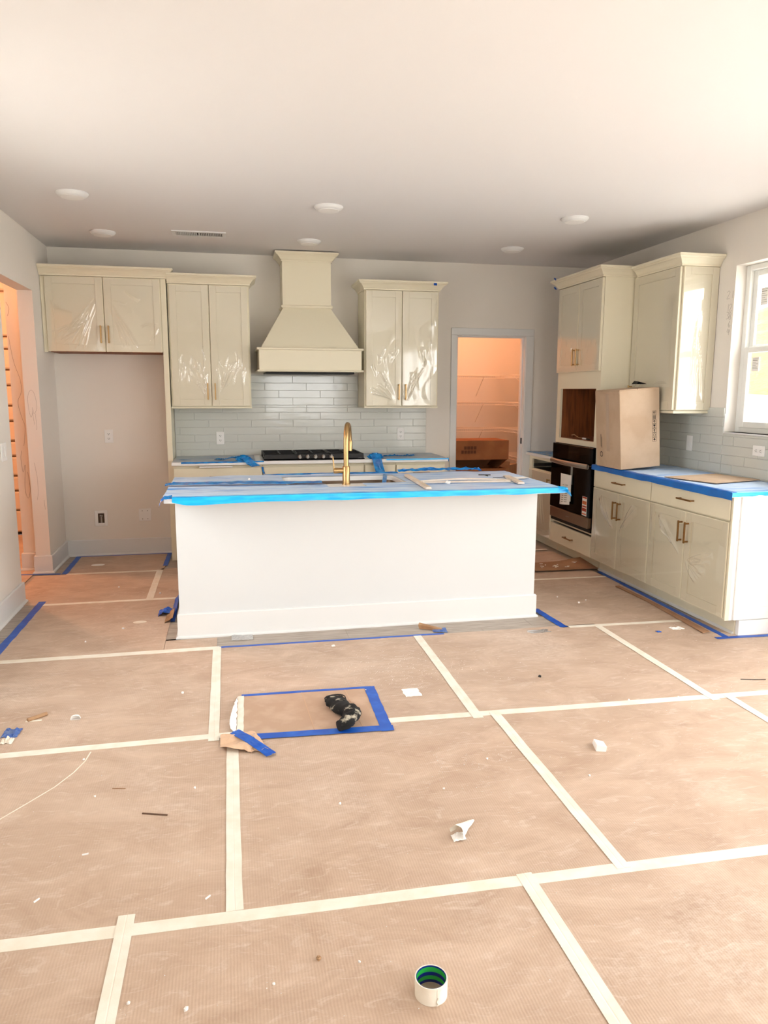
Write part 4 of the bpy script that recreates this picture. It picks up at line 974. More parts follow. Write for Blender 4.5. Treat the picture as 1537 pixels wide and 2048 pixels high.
b.build('frame', m_plastic, wb)
MB().box((.2902, -.0022, .3062), (.3458, -.0006, .3958)).build('recess', mat('recess_brown', (86, 72, 58), .8), wb)
vlv = MB().tube([(.320, -.012, .31), (.320, -.012, .365)], .008, 12).build('valve', m_steel, wb, True); MB().tube([(.308, -.016, .378), (.332, -.016, .372)], .0075, 10).build('valve_handle', m_steel, vlv, True)
bp = thing('blank_plate', 'square blank white wall plate low in the refrigerator space', 'wall plate', (.707, -.003, .315))
MB().box((.652, -.006, .313), (.762, -.0006, .430), .002).build('cover_plate', m_plastic, bp)
for x in (.684, .730):
    for z in (.333, .410): MB().lathe([(.0035, 0), (.0035, -.0016), (.001, -.002)], (x, -.0061, z), 10, 'y').build('screw', m_slot, bp)
FL = lambda u, v, w: (w, u, v)
ws = thing('wall_switch', 'white switch plate on the near wall beside the opening', 'switch', (.003, -1.74, 1.04))
p_ = MB().box((.0006, -1.80, 1.045), (.0065, -1.68, 1.168), .002).build('cover_plate', m_plastic, ws)
for yy in (-1.765, -1.715): MB().box((.0066, yy - .016, 1.075), (.0095, yy + .016, 1.140), .001).build('rocker', m_plastic, p_)

# ================================================================== carton on the right counter
TILT = math.radians(4.4)
cb = thing('upright_carton', 'tall tan cardboard carton tilted on the window counter', 'cardboard box', (4.62, -1.76, .917))
OX, OY, OZ = 4.455, -1.95, .9225
BWd, BDp, BHt = .335, .385, .615
mt = Matrix.Translation((OX, OY, OZ)) @ Matrix.Rotation(-TILT, 4, 'Y')
b = MB().box((0, 0, 0), (BWd, BDp, BHt - .012), .003); b.xform(mt).build('body', m_card, cb)
for p0, p1 in (((0.002, .002, BHt - .0118), (.150, BDp - .002, BHt - .005)), ((.156, .002, BHt - .0118), (BWd - .002, BDp - .002, BHt - .006))): MB().box(p0, p1, .001).xform(mt).build('top_flap', m_card, cb)
MB().box((-.0012, .165, .13), (-.0003, .215, BHt - .02)).xform(mt).build('packing_tape', mat('packing_tape', (192, 170, 148), .25), cb)
MB().box((-.004, .003, BHt - .034), (-.0004, BDp - .02, BHt - .012), .001).xform(mt).build('folded_lip', m_card, cb)
def icon(parent, uu, vv, kind, s=.034):
    y_ = -.0004; b = MB(); w = .0022
    def bx(a0, c0, a1, c1): b.box((uu + a0 * s, y_ - .0004, vv + c0 * s), (uu + a1 * s, y_, vv + c1 * s))
    if kind != 'bar':
        bx(0, 0, 1, .06); bx(0, .94, 1, 1); bx(0, .06, .06, .94); bx(.94, .06, 1, .94)
    if kind == 'arrows':
        for a in (.28, .62): bx(a, .15, a + .09, .6); bx(a - .1, .6, a + .19, .7); bx(a - .04, .7, a + .13, .82)
    if kind == 'glass': bx(.25, .5, .75, .85); bx(.44, .25, .56, .5); bx(.3, .15, .7, .25)
    if kind == 'brolly': bx(.2, .55, .8, .68); bx(.32, .68, .68, .8); bx(.46, .2, .54, .55); bx(.46, .15, .66, .22)
    if kind == 'up': bx(.42, .15, .58, .6); bx(.25, .55, .75, .65); bx(.36, .65, .64, .8)
    if kind == 'ring':
        bx(.3, .2, .7, .3); bx(.3, .7, .7, .8); bx(.2, .3, .3, .7); bx(.7, .3, .8, .7)
    if kind == 'star': bx(.45, .15, .55, .85); bx(.15, .45, .85, .55); bx(.32, .32, .68, .68)
    if kind == 'bar':
        for q in range(5): bx(.05 + q * .19, .05, .13 + q * .19 + (.05 if q % 2 else 0), .95)
    b.xform(mt).build('printed_mark', m_print, parent)
for i, kd in enumerate(('arrows', 'bar', 'brolly', 'glass', 'up', 'ring', 'star')): icon(cb, BWd - .062, .40 - i * .034, kd, .033)
b = MB(); b.lathe([(.022, -.0004), (.022, -.0009), (.016, -.0009), (.016, -.0004)], (0, .30, .10), 24, 'x', True); b.xform(mt).build('printed_mark', m_print, cb)
b = MB().box((-.0009, .30, .16), (-.0004, .306, .26)).box((-.0009, .288, .15), (-.0004, .292, .24)); b.xform(mt).build('printed_mark', m_print, cb)
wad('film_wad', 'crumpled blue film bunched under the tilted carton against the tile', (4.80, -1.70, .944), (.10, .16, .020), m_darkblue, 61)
tag(MB().hexa([(4.64, -1.80, 1.579), (4.70, -1.84, 1.579), (4.73, -1.74, 1.579), (4.65, -1.70, 1.579), (4.655, -1.79, 1.60), (4.69, -1.82, 1.588), (4.715, -1.75, 1.585), (4.66, -1.72, 1.605)]).build('black_pouch', m_blackm), 'small black pouch lying on top of the tilted carton', 'pouch')
cc = MB().prism([(4.512, -2.45), (4.633, -2.86), (5.06, -2.74), (5.00, -2.34)], .9225, .9265)
tag(cc.build('cardboard_sheet', m_card), 'flat cardboard sheet lying on the window counter film', 'cardboard')

# ================================================================== PANTRY
def wire_shelf(z, label, depth=.30):
    t = thing('wire_shelf', label, 'shelf', (4.2, 1.34, z - .05), 'white wire shelves in the pantry')
    yf = PYB - depth; xf = PX1 - depth; r = .0032
    b = MB()
    for yy, zz, rr in ((yf, z, r * 1.3), (yf, z - .032, r * 1.1), (PYB - .01, z, r), ((yf + PYB) / 2, z - .004, r)): b.tube([(PX0 + .02, yy, zz), (xf, yy, zz)], rr, 6)
    for xx, zz, rr in ((xf, z, r * 1.3), (xf, z - .032, r * 1.1), (PX1 - .01, z, r), ((xf + PX1) / 2, z - .004, r)): b.tube([(xx, .18, zz), (xx, PYB - .01, zz)], rr, 6)
    b.build('rails', m_wire, t)
    b = MB(); x = PX0 + .03
    while x < xf:
        b.box((x - .0013, yf, z + .001), (x + .0013, PYB - .008, z + .0036)); b.box((x - .0013, yf - .0018, z - .032), (x + .0013, yf + .0008, z + .002)); x += .0254
    y_ = .19
    while y_ < PYB - .02:
        b.box((xf, y_ - .0013, z + .001), (PX1 - .008, y_ + .0013, z + .0036)); b.box((xf - .0018, y_ - .0013, z - .032), (xf + .0008, y_ + .0013, z + .002)); y_ += .0254
    b.build('cross_wires', m_wire, t)
    for x in (4.44,): MB().tube([(x, yf + .01, z - .01), (x, PYB - .006, z - .24)], .0045, 8).build('brace', m_wire, t)
    for y_ in (.95, .55): MB().tube([(xf + .01, y_, z - .01), (PX1 - .006, y_, z - .24)], .0045, 8).build('brace', m_wire, t)
for z, l in ((1.705, 'topmost white wire shelf in the pantry'), (1.395, 'second white wire shelf from the top in the pantry'), (1.088, 'third white wire shelf from the top in the pantry'), (.782, 'lowest white wire shelf in the pantry behind the cartons')): wire_shelf(z, l)
bx1 = thing('storage_carton', 'brown carton at the bottom of the pantry stack', 'cardboard box', (4.14, .62, 0), 'stacked cartons in the pantry')
b = MB(); x0, x1, y0, y1, z1 = 3.80, 4.43, .40, .84, .70
b.box((x0, y0, 0), (x1, y1, .012)).box((x0, y0, .012), (x1, y0 + .008, z1)).box((x0, y1 - .008, .012), (x1, y1, z1)).box((x0, y0 + .008, .012), (x0 + .008, y1 - .008, z1)).box((x1 - .008, y0 + .008, .012), (x1, y1 - .008, z1))
b.build('body', m_cardd, bx1)
bx2 = thing('storage_carton', 'brown open-flapped carton on top of the pantry stack', 'cardboard box', (4.17, .63, .7005), 'stacked cartons in the pantry')
b = MB(); x0, x1, y0, y1 = 3.82, 4.46, .42, .84
b.box((x0, y0, .795), (x1, y0 + .008, 1.0)).box((x0, y1 - .008, .7005), (x1, y1, 1.0)).box((x0, y0 + .0085, .80), (x0 + .008, y1 - .0085, 1.0)).box((x1 - .008, y0 + .0085, .80), (x1, y1 - .0085, 1.0)).box((x0 + .0085, y0 + .0085, .99), (x1 - .0085, y1 - .0085, 1.0))
b.build('body', m_cardd, bx2)
MB().hexa([(x1 - .10, y0 + .06, .7005), (x1 - .09, y0 + .06, .7005), (x1 - .09, y1 - .02, .7005), (x1 - .10, y1 - .02, .7005), (x1 - .009, y0 + .01, .80), (x1 - .001, y0 + .01, .80), (x1 - .001, y1 - .01, .80), (x1 - .009, y1 - .01, .80)]).build('flap', m_cardd, bx2)
MB().hexa([(x0 + .09, y0 + .06, .7005), (x0 + .10, y0 + .06, .7005), (x0 + .10, y1 - .02, .7005), (x0 + .09, y1 - .02, .7005), (x0 + .001, y0 + .01, .80), (x0 + .009, y0 + .01, .80), (x0 + .009, y1 - .01, .80), (x0 + .001, y1 - .01, .80)]).build('flap', m_cardd, bx2)
b = MB()
for i in range(4): b.box((3.955 + i * .036, y0 - .0009, .905), (3.985 + i * .036, y0 - .0003, .940))
for i in range(5): b.box((3.925 + i * .034, y0 - .0009, .862), (3.953 + i * .034, y0 - .0003, .896))
b.build('printed_mark', mat('brown_ink', (96, 56, 30), .8), bx2)
bx3 = thing('tall_carton', 'tan carton standing behind the stacked cartons in the pantry', 'cardboard box', (4.62, 1.0, 0))
MB().prism([(4.44, .95), (4.62, .78), (4.78, .95), (4.60, 1.12)], 0, .695).build('body', m_card, bx3)
MB().prism([(4.44, .95), (4.62, .78), (4.62, .7805), (4.44, .9505)], .6955, .735).build('flap', m_card, bx3)

# ================================================================== FLOOR COVERING
PZ0, PZ1 = .0004, .0024
H1 = lambda x: -5.150 - .0181 * (x - .1)
H2 = lambda x: -3.990 if x < 2.17 else -3.988 - .0320 * (x - 2.17)
def paper(x0, x1, y0, y1, label, rot=False):
    e = lambda q, x: q(x) if callable(q) else q
    mid = [x0 + (x1 - x0) * k / 4 for k in range(5)]; g = .0006
    poly = [(x, e(y0, x) + g) for x in mid] + [(x, e(y1, x) - g) for x in mid[::-1]]
    o = MB().prism(poly, PZ0, PZ1).build('floor_paper', m_paper)
    return tag(o, label, 'floor paper', 'brown paper sheets taped over the floor')
paper(.135, .915, -.735, -.035, 'brown floor paper in the empty refrigerator space')
paper(-.10, .884, -1.645, -.737, 'brown floor paper in front of the refrigerator space and hall opening')
paper(.886, 4.52, -1.645, -.66, 'brown floor paper in the aisle between island and cooktop')
paper(.140, 1.075, -2.815, -1.647, 'brown floor paper between the near wall and the island end')
paper(1.077, 1.385, -2.815, -2.62, 'small brown floor paper patch at the island corner by the opening')
paper(3.585, 4.55, -2.86, -1.647, 'brown floor paper between the island and the window counter')
paper(.14, 1.385, H2, -2.817, 'brown floor paper with the half disc of white plastic on it')
paper(1.387, 2.605, H2, -2.817, 'brown floor paper holding the blue taped cardboard patch')
paper(2.607, 3.825, H2, -2.822, 'brown floor paper right of the taped patch before the island')
paper(3.827, 5.07, H2, -2.862, 'brown floor paper at the end of the window counter')
paper(.14, 1.463, H1, H2, 'brown floor paper with the long curved scratch')
paper(1.465, 2.690, H1, H2, 'brown floor paper with the torn white tape cone')
paper(2.692, 3.920, H1, H2, 'brown floor paper with the small white foam square')
paper(3.922, 5.07, H1, H2, 'brown floor paper beyond the short tape seam by the patio door')
paper(.14, 1.150, -7.4, H1, 'brown floor paper left of the short tape tab')
paper(1.152, 2.375, -7.4, H1, 'brown floor paper with the roll of tape')
paper(2.377, 3.60, -7.4, H1, 'brown floor paper right of the roll of tape')
paper(3.602, 5.07, -7.4, H1, 'brown floor paper beside the patio door')
tag(MB().box((-1.7, -1.5, PZ0), (-.135, 1.2, PZ1)).build('floor_paper', m_paper), 'brown floor paper in the hall beyond the opening', 'floor paper', 'brown paper sheets taped over the floor')

def tape(label, p, q, w=.048, m=m_masking, z=.0027, ridge=False, seed=0, n=14, group='cream masking tape seams', jit=.0008):
    P, Q = Vector(p), Vector(q); d = (Q - P); nn = Vector((-d.y, d.x)).normalized()
    pts = [P.lerp(Q, i / n) + nn * .002 * nz(i * .37 + seed, seed) for i in range(n + 1)]
    return tag(MB().strip(pts, w, z, .0009, ridge, jit, seed).build('floor_tape', m), label, 'tape', group)
tape('cream tape seam running across the floor behind the tape roll', (.10, -5.150), (4.3, -5.226), .050, seed=1, n=30)
tape('cream tape seam ending at the torn corner of the blue taped patch', (.16, -3.998), (1.50, -3.985), .048, seed=2)
tape('cream tape seam running from the blue taped patch toward the patio door', (2.17, -3.985), (5.05, -4.080), .050, seed=3, n=24)
tape('cream tape seam across the floor at the island corner toward the near wall', (.16, -2.818), (1.40, -2.813), .055, seed=4)
tape('cream tape seam from the island corner to the window counter', (3.63, -2.852), (4.43, -2.878), .040, seed=5)
tape('cream tape seam between near wall and island end', (.16, -1.652), (1.075, -1.645), .045, seed=6)
tape('cream tape seam in front of the refrigerator space', (.135, -.722), (.91, -.738), .040, seed=7)
tape('cream tape seam between island and oven cabinet', (3.60, -1.640), (4.53, -1.668), .036, seed=8)
tape('cream tape seam behind the island near the oven', (4.0, -.585), (4.50, -.565), .036, seed=9)
R1 = dict(ridge=True, z=.0038)
tape('doubled cream tape seam left of the blue taped patch', (1.386, -2.80), (1.386, -4.035), .048, seed=11, **R1)
tape('doubled cream tape seam below the torn corner of the taped patch', (1.466, -3.99), (1.464, -5.15), .050, seed=12, **R1)
tape('doubled cream tape seam from the island front past the taped patch', (2.613, -2.835), (2.601, -4.045), .050, seed=13, **R1)
tape('doubled cream tape seam beside the torn white tape cone', (2.693, -4.00), (2.693, -5.20), .048, seed=14, **R1)
tape('doubled cream tape seam right of the tape roll', (2.365, -5.16), (2.40, -7.35), .052, seed=15, **R1)
tape('doubled cream tape seam running toward the end of the window counter', (3.825, -2.86), (3.832, -4.085), .046, seed=16, **R1)
tape('doubled cream tape seam near the patio door', (3.922, -4.04), (3.918, -5.20), .042, seed=17, **R1)
tape('cream tape tab with a torn end crossing the long seam', (1.156, -5.105), (1.135, -7.3), .048, seed=18, **R1)
tape('cream tape seam in front of the refrigerator panel', (.886, -.715), (.887, -1.645), .050, seed=19, **R1)
B = dict(m=m_bluetape, group='blue painter tape strips', jit=.002)
tape('blue tape strip along the near wall baseboard', (.136, -1.56), (.128, -3.4), .050, seed=21, n=30, **B)
tape('blue tape strip on the left side of the refrigerator space', (.110, -.035), (.116, -.715), .045, seed=22, **B)
tape('narrow blue tape strip across the hall opening threshold', (-.25, -.668), (.085, -.705), .030, seed=23, **B)
tape('blue tape strip at the foot of the refrigerator panel', (.920, -.02), (.915, -.56), .040, seed=24, **B)
tape('thin blue tape line along the refrigerator space baseboard', (.13, -.040), (.905, -.040), .022, seed=25, **B)
tape('blue tape strip along the island end facing the opening', (1.085, -1.64), (1.092, -2.23), .030, seed=26, **B)
tape('narrow blue tape strip along the bare planks before the island', (1.385, -2.806), (2.79, -2.825), .026, seed=27, n=24, **B)
tape('wide blue tape strip at the island end toward the oven', (3.575, -2.43), (3.598, -2.85), .052, seed=28, **B)
tape('long blue tape strip along the toe kick of the window counter', (4.555, -1.50), (4.510, -3.23), .040, seed=29, n=26, **B)
tape('blue tape strip across the end of the window counter', (4.43, -3.246), (5.05, -3.275), .036, seed=30, z=.0038, **B)

# blue-taped cardboard patch
pz = .0034
pat = MB().prism([(1.500, -4.000), (1.530, -3.570), (2.165, -3.592), (2.150, -4.060)], .0026, .0062)
tag(pat.build('cardboard_patch', mat('patch_card', (186, 156, 132), .75, var=(202, 174, 152), vs=9, detail=8, vlo=.45, vhi=.72, bump=.0003, bs=60, bstretch=(6, .3, 1))), 'cardboard patch framed by blue tape with the black sock on it', 'cardboard')
for p, q, lb in (((1.815, -3.585), (1.830, -4.02), 'fold line across the middle of the cardboard patch'), ((2.035, -3.592), (2.050, -4.03), 'fold line in the cardboard patch between sock and wide blue tape')):
    tag(MB().strip([p, q], .005, .0062, .0009).build('card_crease', m_crease), lb, 'crease', 'fold lines in the cardboard patch')
tape('narrow blue tape strip on the back edge of the cardboard patch', (1.515, -3.566), (2.175, -3.588), .024, z=.0064, seed=41, **B)
tape('wide blue tape strip on the right edge of the cardboard patch', (2.163, -3.580), (2.152, -4.095), .055, z=.0066, seed=42, **B)
tape('wide blue tape strip on the front edge of the cardboard patch', (1.49, -4.030), (2.185, -4.068), .052, z=.0068, seed=43, **B)
tape('cream tape strip on the left edge of the cardboard patch', (1.512, -3.575), (1.500, -4.01), .030, z=.0066, seed=44)
ribbon('torn_blue_tape', 'torn blue tape strip peeling away from the cardboard patch corner', [(1.475, -3.975, .012), (1.52, -4.06, .022), (1.57, -4.15, .024), (1.625, -4.225, .012)], (.040, .022, .004), m_bluetape, seed=51, amp=.006)
def torn(s, t):
    u = s; x = 1.415 + .15 * s + .05 * t * s; y = -3.985 - .16 * t - .05 * s * t + .012 * nz(s * 5, 3)
    z = .006 + .020 * abs(math.sin(4.5 * (s * .6 + t))) * t + .010 * abs(nz(s * 4, t * 4, 2))
    if t > .9: y += .018 * nz(s * 9, 7)
    return (x, y, z)
tag(MB().grid(torn, 14, 14).solid(.0008).build('torn_paper', mat('torn_kraft', (220, 184, 152), .7)), 'torn brown paper flap curling at the cardboard patch corner', 'paper')
def tornw(s, t):
    y = -3.58 - .40 * t; x = 1.495 - .012 * t - (.030 * min(1, t * 1.3) ** 1.2 * (1 if t < .9 else (1 - t) * 10)) * s + .006 * nz(t * 12, s, 4); return (x, y, .006 + .030 * s * math.sin(pi * t))
tag(MB().grid(tornw, 6, 24).solid(.0008).build('torn_tape', m_paperw), 'white torn paper edge standing up beside the cardboard patch', 'paper')

# sock
def sock():
    pts = [((1.965, -3.735), .050, .016), ((1.965, -3.79), .050, .019), ((1.970, -3.845), .048, .022), ((1.985, -3.90), .044, .027), ((2.010, -3.925), .043, .031), ((2.012, -3.965), .040, .033), ((1.998, -4.005), .037, .032), ((1.970, -4.040), .036, .029), ((1.935, -4.050), .028, .023)]
    P = []
    for i in range(len(pts) - 1):
        for k in range(4):
            t = k / 4; a, b_ = pts[i], pts[i + 1]
            P.append(((a[0][0] * (1 - t) + b_[0][0] * t, a[0][1] * (1 - t) + b_[0][1] * t), a[1] * (1 - t) + b_[1] * t, a[2] * (1 - t) + b_[2] * t))
    P.append(pts[-1]); nS = len(P) - 1
    def f(s, t):
        q = s * nS; i = min(int(round(q)), nS); (x, y), w, h = P[i]
        (xa, ya) = P[max(i - 1, 0)][0]; (xb, yb) = P[min(i + 1, nS)][0]; d = Vector((xb - xa, yb - ya)).normalized(); nn = Vector((-d.y, d.x))
        a = 2 * pi * t; r = 1 + .30 * nz(x * 26 + math.cos(a), y * 26, math.sin(a)) + .16 * nz(x * 80, y * 80 + math.sin(a) * 2, math.cos(a))
        c_ = math.cos(a) * w * r; z = h + h * math.sin(a) * r
        return (x + nn.x * c_, y + nn.y * c_, .0075 + max(0, z))
    b = MB().grid(f, nS, 22); bmesh.ops.remove_doubles(b.bm, verts=b.bm.verts, dist=1e-5)
    es = [e for e in b.bm.edges if e.is_boundary and e.verts[0].co.y < -4.0]
    if es: bmesh.ops.holes_fill(b.bm, edges=es, sides=0)
    return b
m_sock = mat('dirty_black_knit', (13, 13, 14), .95, var=(178, 170, 152), vs=22, vlo=.57, vhi=.66, bump=.0015, bs=350)
sx = thing('black_sock', 'crumpled black work sock stained with white dust on the cardboard patch', 'sock', (1.98, -3.88, .0072))
sock().build('sock_body', m_sock, sx, True)
def cuff(s, t):
    a = 2 * pi * t; r = 1 + .06 * nz(math.cos(a), math.sin(a), 4)
    return (1.965 + math.cos(a) * (.051) * r, -3.728 - .014 * s, .0085 + .017 + .0165 * math.sin(a) * r)
MB().grid(cuff, 3, 24).solid(.002).build('cuff', m_knit, sx, True)

# roll of masking tape
rl = thing('tape_roll', 'nearly used roll of cream masking tape with striped green core', 'tape roll', (1.950, -5.560, .0027))
RO, RI, HT = .0415, .0375, .048
rx, ry, rz = 1.950, -5.560, .0027
MB().lathe([(RO, rz), (RO, rz + HT), (RI + .0012, rz + HT), (RI + .0012, rz)], (rx, ry, 0), 64, 'z', True).build('tape_winding', m_masking, rl, True)
def core_material():
    m = bpy.data.materials.new('printed_core'); m.use_nodes = True; nt = m.node_tree; b = nt.nodes['Principled BSDF']
    g = N(nt, 'ShaderNodeNewGeometry'); sp2 = N(nt, 'ShaderNodeSeparateXYZ'); nt.links.new(g.outputs['Position'], sp2.inputs[0])
    mr = N(nt, 'ShaderNodeMapRange'); mr.inputs[1].default_value = rz; mr.inputs[2].default_value = rz + HT; nt.links.new(sp2.outputs[2], mr.inputs[0])
    r = N(nt, 'ShaderNodeValToRGB'); r.color_ramp.interpolation = 'CONSTANT'; e = r.color_ramp.elements
    gr, nv = (*lin((40, 176, 74)), 1), (*lin((14, 40, 132)), 1)
    e[0].position = 0; e[0].color = nv; e[1].position = .17; e[1].color = gr
    for p, c_ in ((.40, nv), (.62, gr), (.90, nv)): q = e.new(p); q.color = c_
    nt.links.new(mr.outputs[0], r.inputs[0]); nt.links.new(r.outputs[0], b.inputs['Base Color']); b.inputs['Roughness'].default_value = .25
    return m
MB().lathe([(RI + .0010, rz), (RI + .0010, rz + HT - .0004), (RI, rz + HT - .0004), (RI, rz)], (rx, ry, 0), 64, 'z', True).build('core', core_material(), rl, True)
def flap(s, t):
    a = -pi / 2 + .05 + .55 * s + .12 * nz(t * 6, 1) * (1 - s); z = rz + .004 + (HT - .006) * t
    rr = RO + .0006 + .0045 * (1 - s) * (1 - t) ** 2
    if s == 0: a += .28 * t
    return (rx + rr * math.cos(a), ry + rr * math.sin(a), z)
MB().grid(flap, 10, 12).solid(.0004).build('torn_end', m_masking, rl, True)

# debris on the paper ------------------------------------------------------------------------
DZ0 = .0026
def crumb_mesh(seed):
    rng = random.Random(seed); bm = bmesh.new(); bmesh.ops.create_icosphere(bm, subdivisions=1, radius=1)
    for v in bm.verts: v.co *= rng.uniform(.6, 1.1)
    for v in bm.verts: v.co.z = max(v.co.z, -.45)
    me = bpy.data.meshes.new('crumb'); bm.to_mesh(me); bm.free(); return me
cone = thing('torn_tape_cone', 'torn piece of cream tape twisted into a cone on the floor', 'tape', (2.25, -4.90, DZ0))
def conef(s, t):
    a = -.3 + 3.6 * t; r = .004 + .022 * (1 - s) * (1 + .25 * nz(t * 5, s * 3))
    c_ = Vector((2.215, -4.935, .024)).lerp(Vector((2.300, -4.855, .010)), s); d = Vector((.72, .68, 0)); nn = Vector((-d.y, d.x, 0))
    p = c_ + nn * r * math.cos(a) + Vector((0, 0, 1)) * r * math.sin(a); p.z = max(p.z, DZ0 + .0006); return p
MB().grid(conef, 10, 16).solid(.0005).build('twisted_tape', m_masking, cone)
def crn(s, t): return (2.198 + .045 * s, -4.955 + .04 * t, DZ0 + .0008 + .012 * abs(nz(s * 3.1, t * 3.3, 8)) + .004 * s)
MB().grid(crn, 6, 6).solid(.0006).build('crumpled_end', m_paperw, cone)
tag(MB().hexa([(2.985, -4.455, DZ0), (3.025, -4.468, DZ0), (3.045, -4.395, DZ0), (3.005, -4.382, DZ0), (2.990, -4.452, .030), (3.030, -4.465, .022), (3.048, -4.400, .014), (3.008, -4.388, .024)]).build('foam_square', m_foam), 'small white foam square lying on the brown floor paper', 'foam block')
def crump(x0, y0, a, b_, h, seed, m, name, label, cat='plastic scrap', n=10):
    def f(s, t):
        e = min(s, 1 - s, t, 1 - t) * 4
        return (x0 + a * (s - .5) + .15 * a * nz(t * 3, seed), y0 + b_ * (t - .5) + .2 * b_ * nz(s * 3, seed + 4), DZ0 + .0008 + h * abs(nz(s * 3.3 + seed, t * 3.3, seed)) * min(1, .3 + e))
    return tag(MB().grid(f, n, n).solid(.0006).build(name, m, None, False), label, cat)
crump(2.365, -3.690, .085, .10, .006, 3, m_paperw, 'crumpled_wrapper', 'crumpled white wrapper on the floor right of the cardboard patch', 'wrapper')
b = MB().lathe([(.002, 0), (.020, .0), (.024, .003), (.018, .010), (.002, .0125)], (0, 0, 0), 20)
bmesh.ops.bisect_plane(b.bm, geom=b.bm.verts[:] + b.bm.edges[:] + b.bm.faces[:], plane_co=(0, -.004, 0), plane_no=(0, -1, 0), clear_outer=True)
b.xform(Matrix.Translation((.752, -3.685, DZ0)) @ Matrix.Diagonal((1, 1, 1.7, 1))); tag(b.build('plastic_half_disc', m_foam), 'white half disc of plastic on the floor paper', 'plastic piece')
tr = thing('rolled_tape_stub', 'rolled stub of dusty tape on the floor left of the half disc', 'tape', (.57, -3.64, DZ0))
MB().tube([(.540, -3.665, .010), (.575, -3.635, .010), (.610, -3.605, .010)], .009, 10, True).build('roll', m_woodstick, tr, True); MB().box((.53, -3.668, DZ0), (.60, -3.655, .004)).build('tail', m_masking, tr)
crump(.50, -3.78, .07, .09, .03, 9, m_bluetaped, 'tape_tangle', 'tangled dusty blue tape at the edge of the scratched paper', 'tape')
crump(.505, -3.86, .05, .05, .03, 10, m_masking, 'tape_tangle', 'small crumpled cream tape knot beside the blue tangle', 'tape')
stick('wood_sliver', 'dark wood sliver lying on the scratched floor paper', (1.142, -4.563), (1.232, -4.592), .005, .004, m_darkstick, DZ0, cat='debris')
stick('wood_sliver', 'thin pale sliver behind the dark wood sliver', (1.01, -4.36), (1.06, -4.37), .003, .002, m_woodstick, DZ0, cat='debris')
W3 = dict(cat='debris', z=DZ0)
for x, y, a, l in ((.984, -4.776, .2, 'short white plastic sliver in the middle of the scratched paper'), (.882, -4.985, .9, 'short white plastic sliver beside a brown chip'), (1.385, -5.074, .8, 'short white plastic sliver next to the long tape seam')):
    stick('plastic_sliver', l, (x - .010 * math.cos(a), y - .010 * math.sin(a)), (x + .010 * math.cos(a), y + .010 * math.sin(a)), .004, .004, m_plastic, **W3)
# clear bag on planks, torn paper, flaps
crump(1.535, -2.650, .13, .10, .022, 15, m_bag, 'clear_bag', 'flat clear plastic bag on the bare planks before the island', 'plastic bag')
tp = thing('folded_paper', 'folded brown paper strip with blue tape on planks before the island', 'paper', (2.74, -2.74, .003))
MB().hexa([(2.66, -2.70, .003), (2.80, -2.775, .003), (2.81, -2.755, .003), (2.67, -2.675, .003), (2.655, -2.695, .028), (2.80, -2.77, .012), (2.805, -2.758, .014), (2.668, -2.672, .036)]).build('paper_strip', m_woodstick, tp)
MB().grid(lambda s, t: (2.735 + .085 * s, -2.785 + .055 * t - .025 * s, .004 + .016 * s * t + .004 * abs(nz(s * 3, t * 3))), 6, 6).solid(.0008).build('tape_end', m_bluetaped, tp)
tag(MB().lathe([(.002, DZ0), (.034, DZ0), (.035, DZ0 + .0012), (.002, DZ0 + .0016)], (0, 0, 0), 20).xform(Matrix.Translation((.879, -2.20, 0)) @ Matrix.Diagonal((1.25, .8, 1, 1))).build('dried_plaster', m_masking), 'oval dried plaster splash on the floor paper beside the island', 'plaster')
tag(MB().lathe([(.002, DZ0), (.040, DZ0), (.041, DZ0 + .0012), (.002, DZ0 + .0016)], (0, 0, 0), 20).xform(Matrix.Translation((.335, -.42, 0)) @ Matrix.Diagonal((1.4, .9, 1, 1))).build('dried_plaster', m_paperw), 'oval dried plaster splash in the refrigerator space', 'plaster')
cr = thing('crumpled_tape', 'crumpled blue tape and paper at the island end by the opening', 'tape', (1.04, -2.06, DZ0))
def ct(s, t): return (.985 + .11 * s, -2.10 + .13 * t, DZ0 + .001 + .060 * (1 - abs(2 * s - 1)) * (.4 + .6 * abs(nz(t * 3, s * 2, 3))) + .015 * abs(nz(s * 5, t * 5)))
MB().grid(ct, 10, 10).solid(.0008).build('tape_crumple', m_bluetape, cr)
MB().grid(lambda s, t: (1.04 + .055 * s, -2.26 + .22 * t, DZ0 + .001 + .055 * s * (.6 + .4 * abs(nz(t * 6, 3))) + .01 * abs(nz(s * 4, t * 6))), 6, 14).solid(.0008).build('paper_crumple', m_woodstick, cr)
MB().grid(lambda s, t: (1.075 + .035 * s, -2.14 + .50 * t, .004 + .075 * s ** 1.5 * (.7 + .3 * nz(t * 5, 9))), 6, 14).solid(.0008).build('tape_edge', m_bluetape, cr)
fl2 = MB().grid(lambda s, t: (3.78 + .80 * s, -1.43 - .02 * s + .35 * t, .006 + .035 * max(0, s - .75) * 4 * (t) + .012 * abs(nz(s * 2, t * 2, 5)) + .012 * (1 - t)), 20, 10).solid(.002)
tag(fl2.build('cardboard_flap', m_cardm), 'brown cardboard flap covered in shavings on the floor by the oven', 'cardboard')
for i in range(16):
    x = random.uniform(4.05, 4.5); y = random.uniform(-1.40, -1.20); a = random.uniform(-.6, .5); l = random.uniform(.010, .035)
    o = stick('wood_shaving', 'pale curl of shaving on the cardboard flap by the oven', (x, y), (x + l * math.cos(a), y + l * math.sin(a)), .006, .004, m_masking, .030, cat='debris'); o['group'] = 'shavings on the cardboard flap'
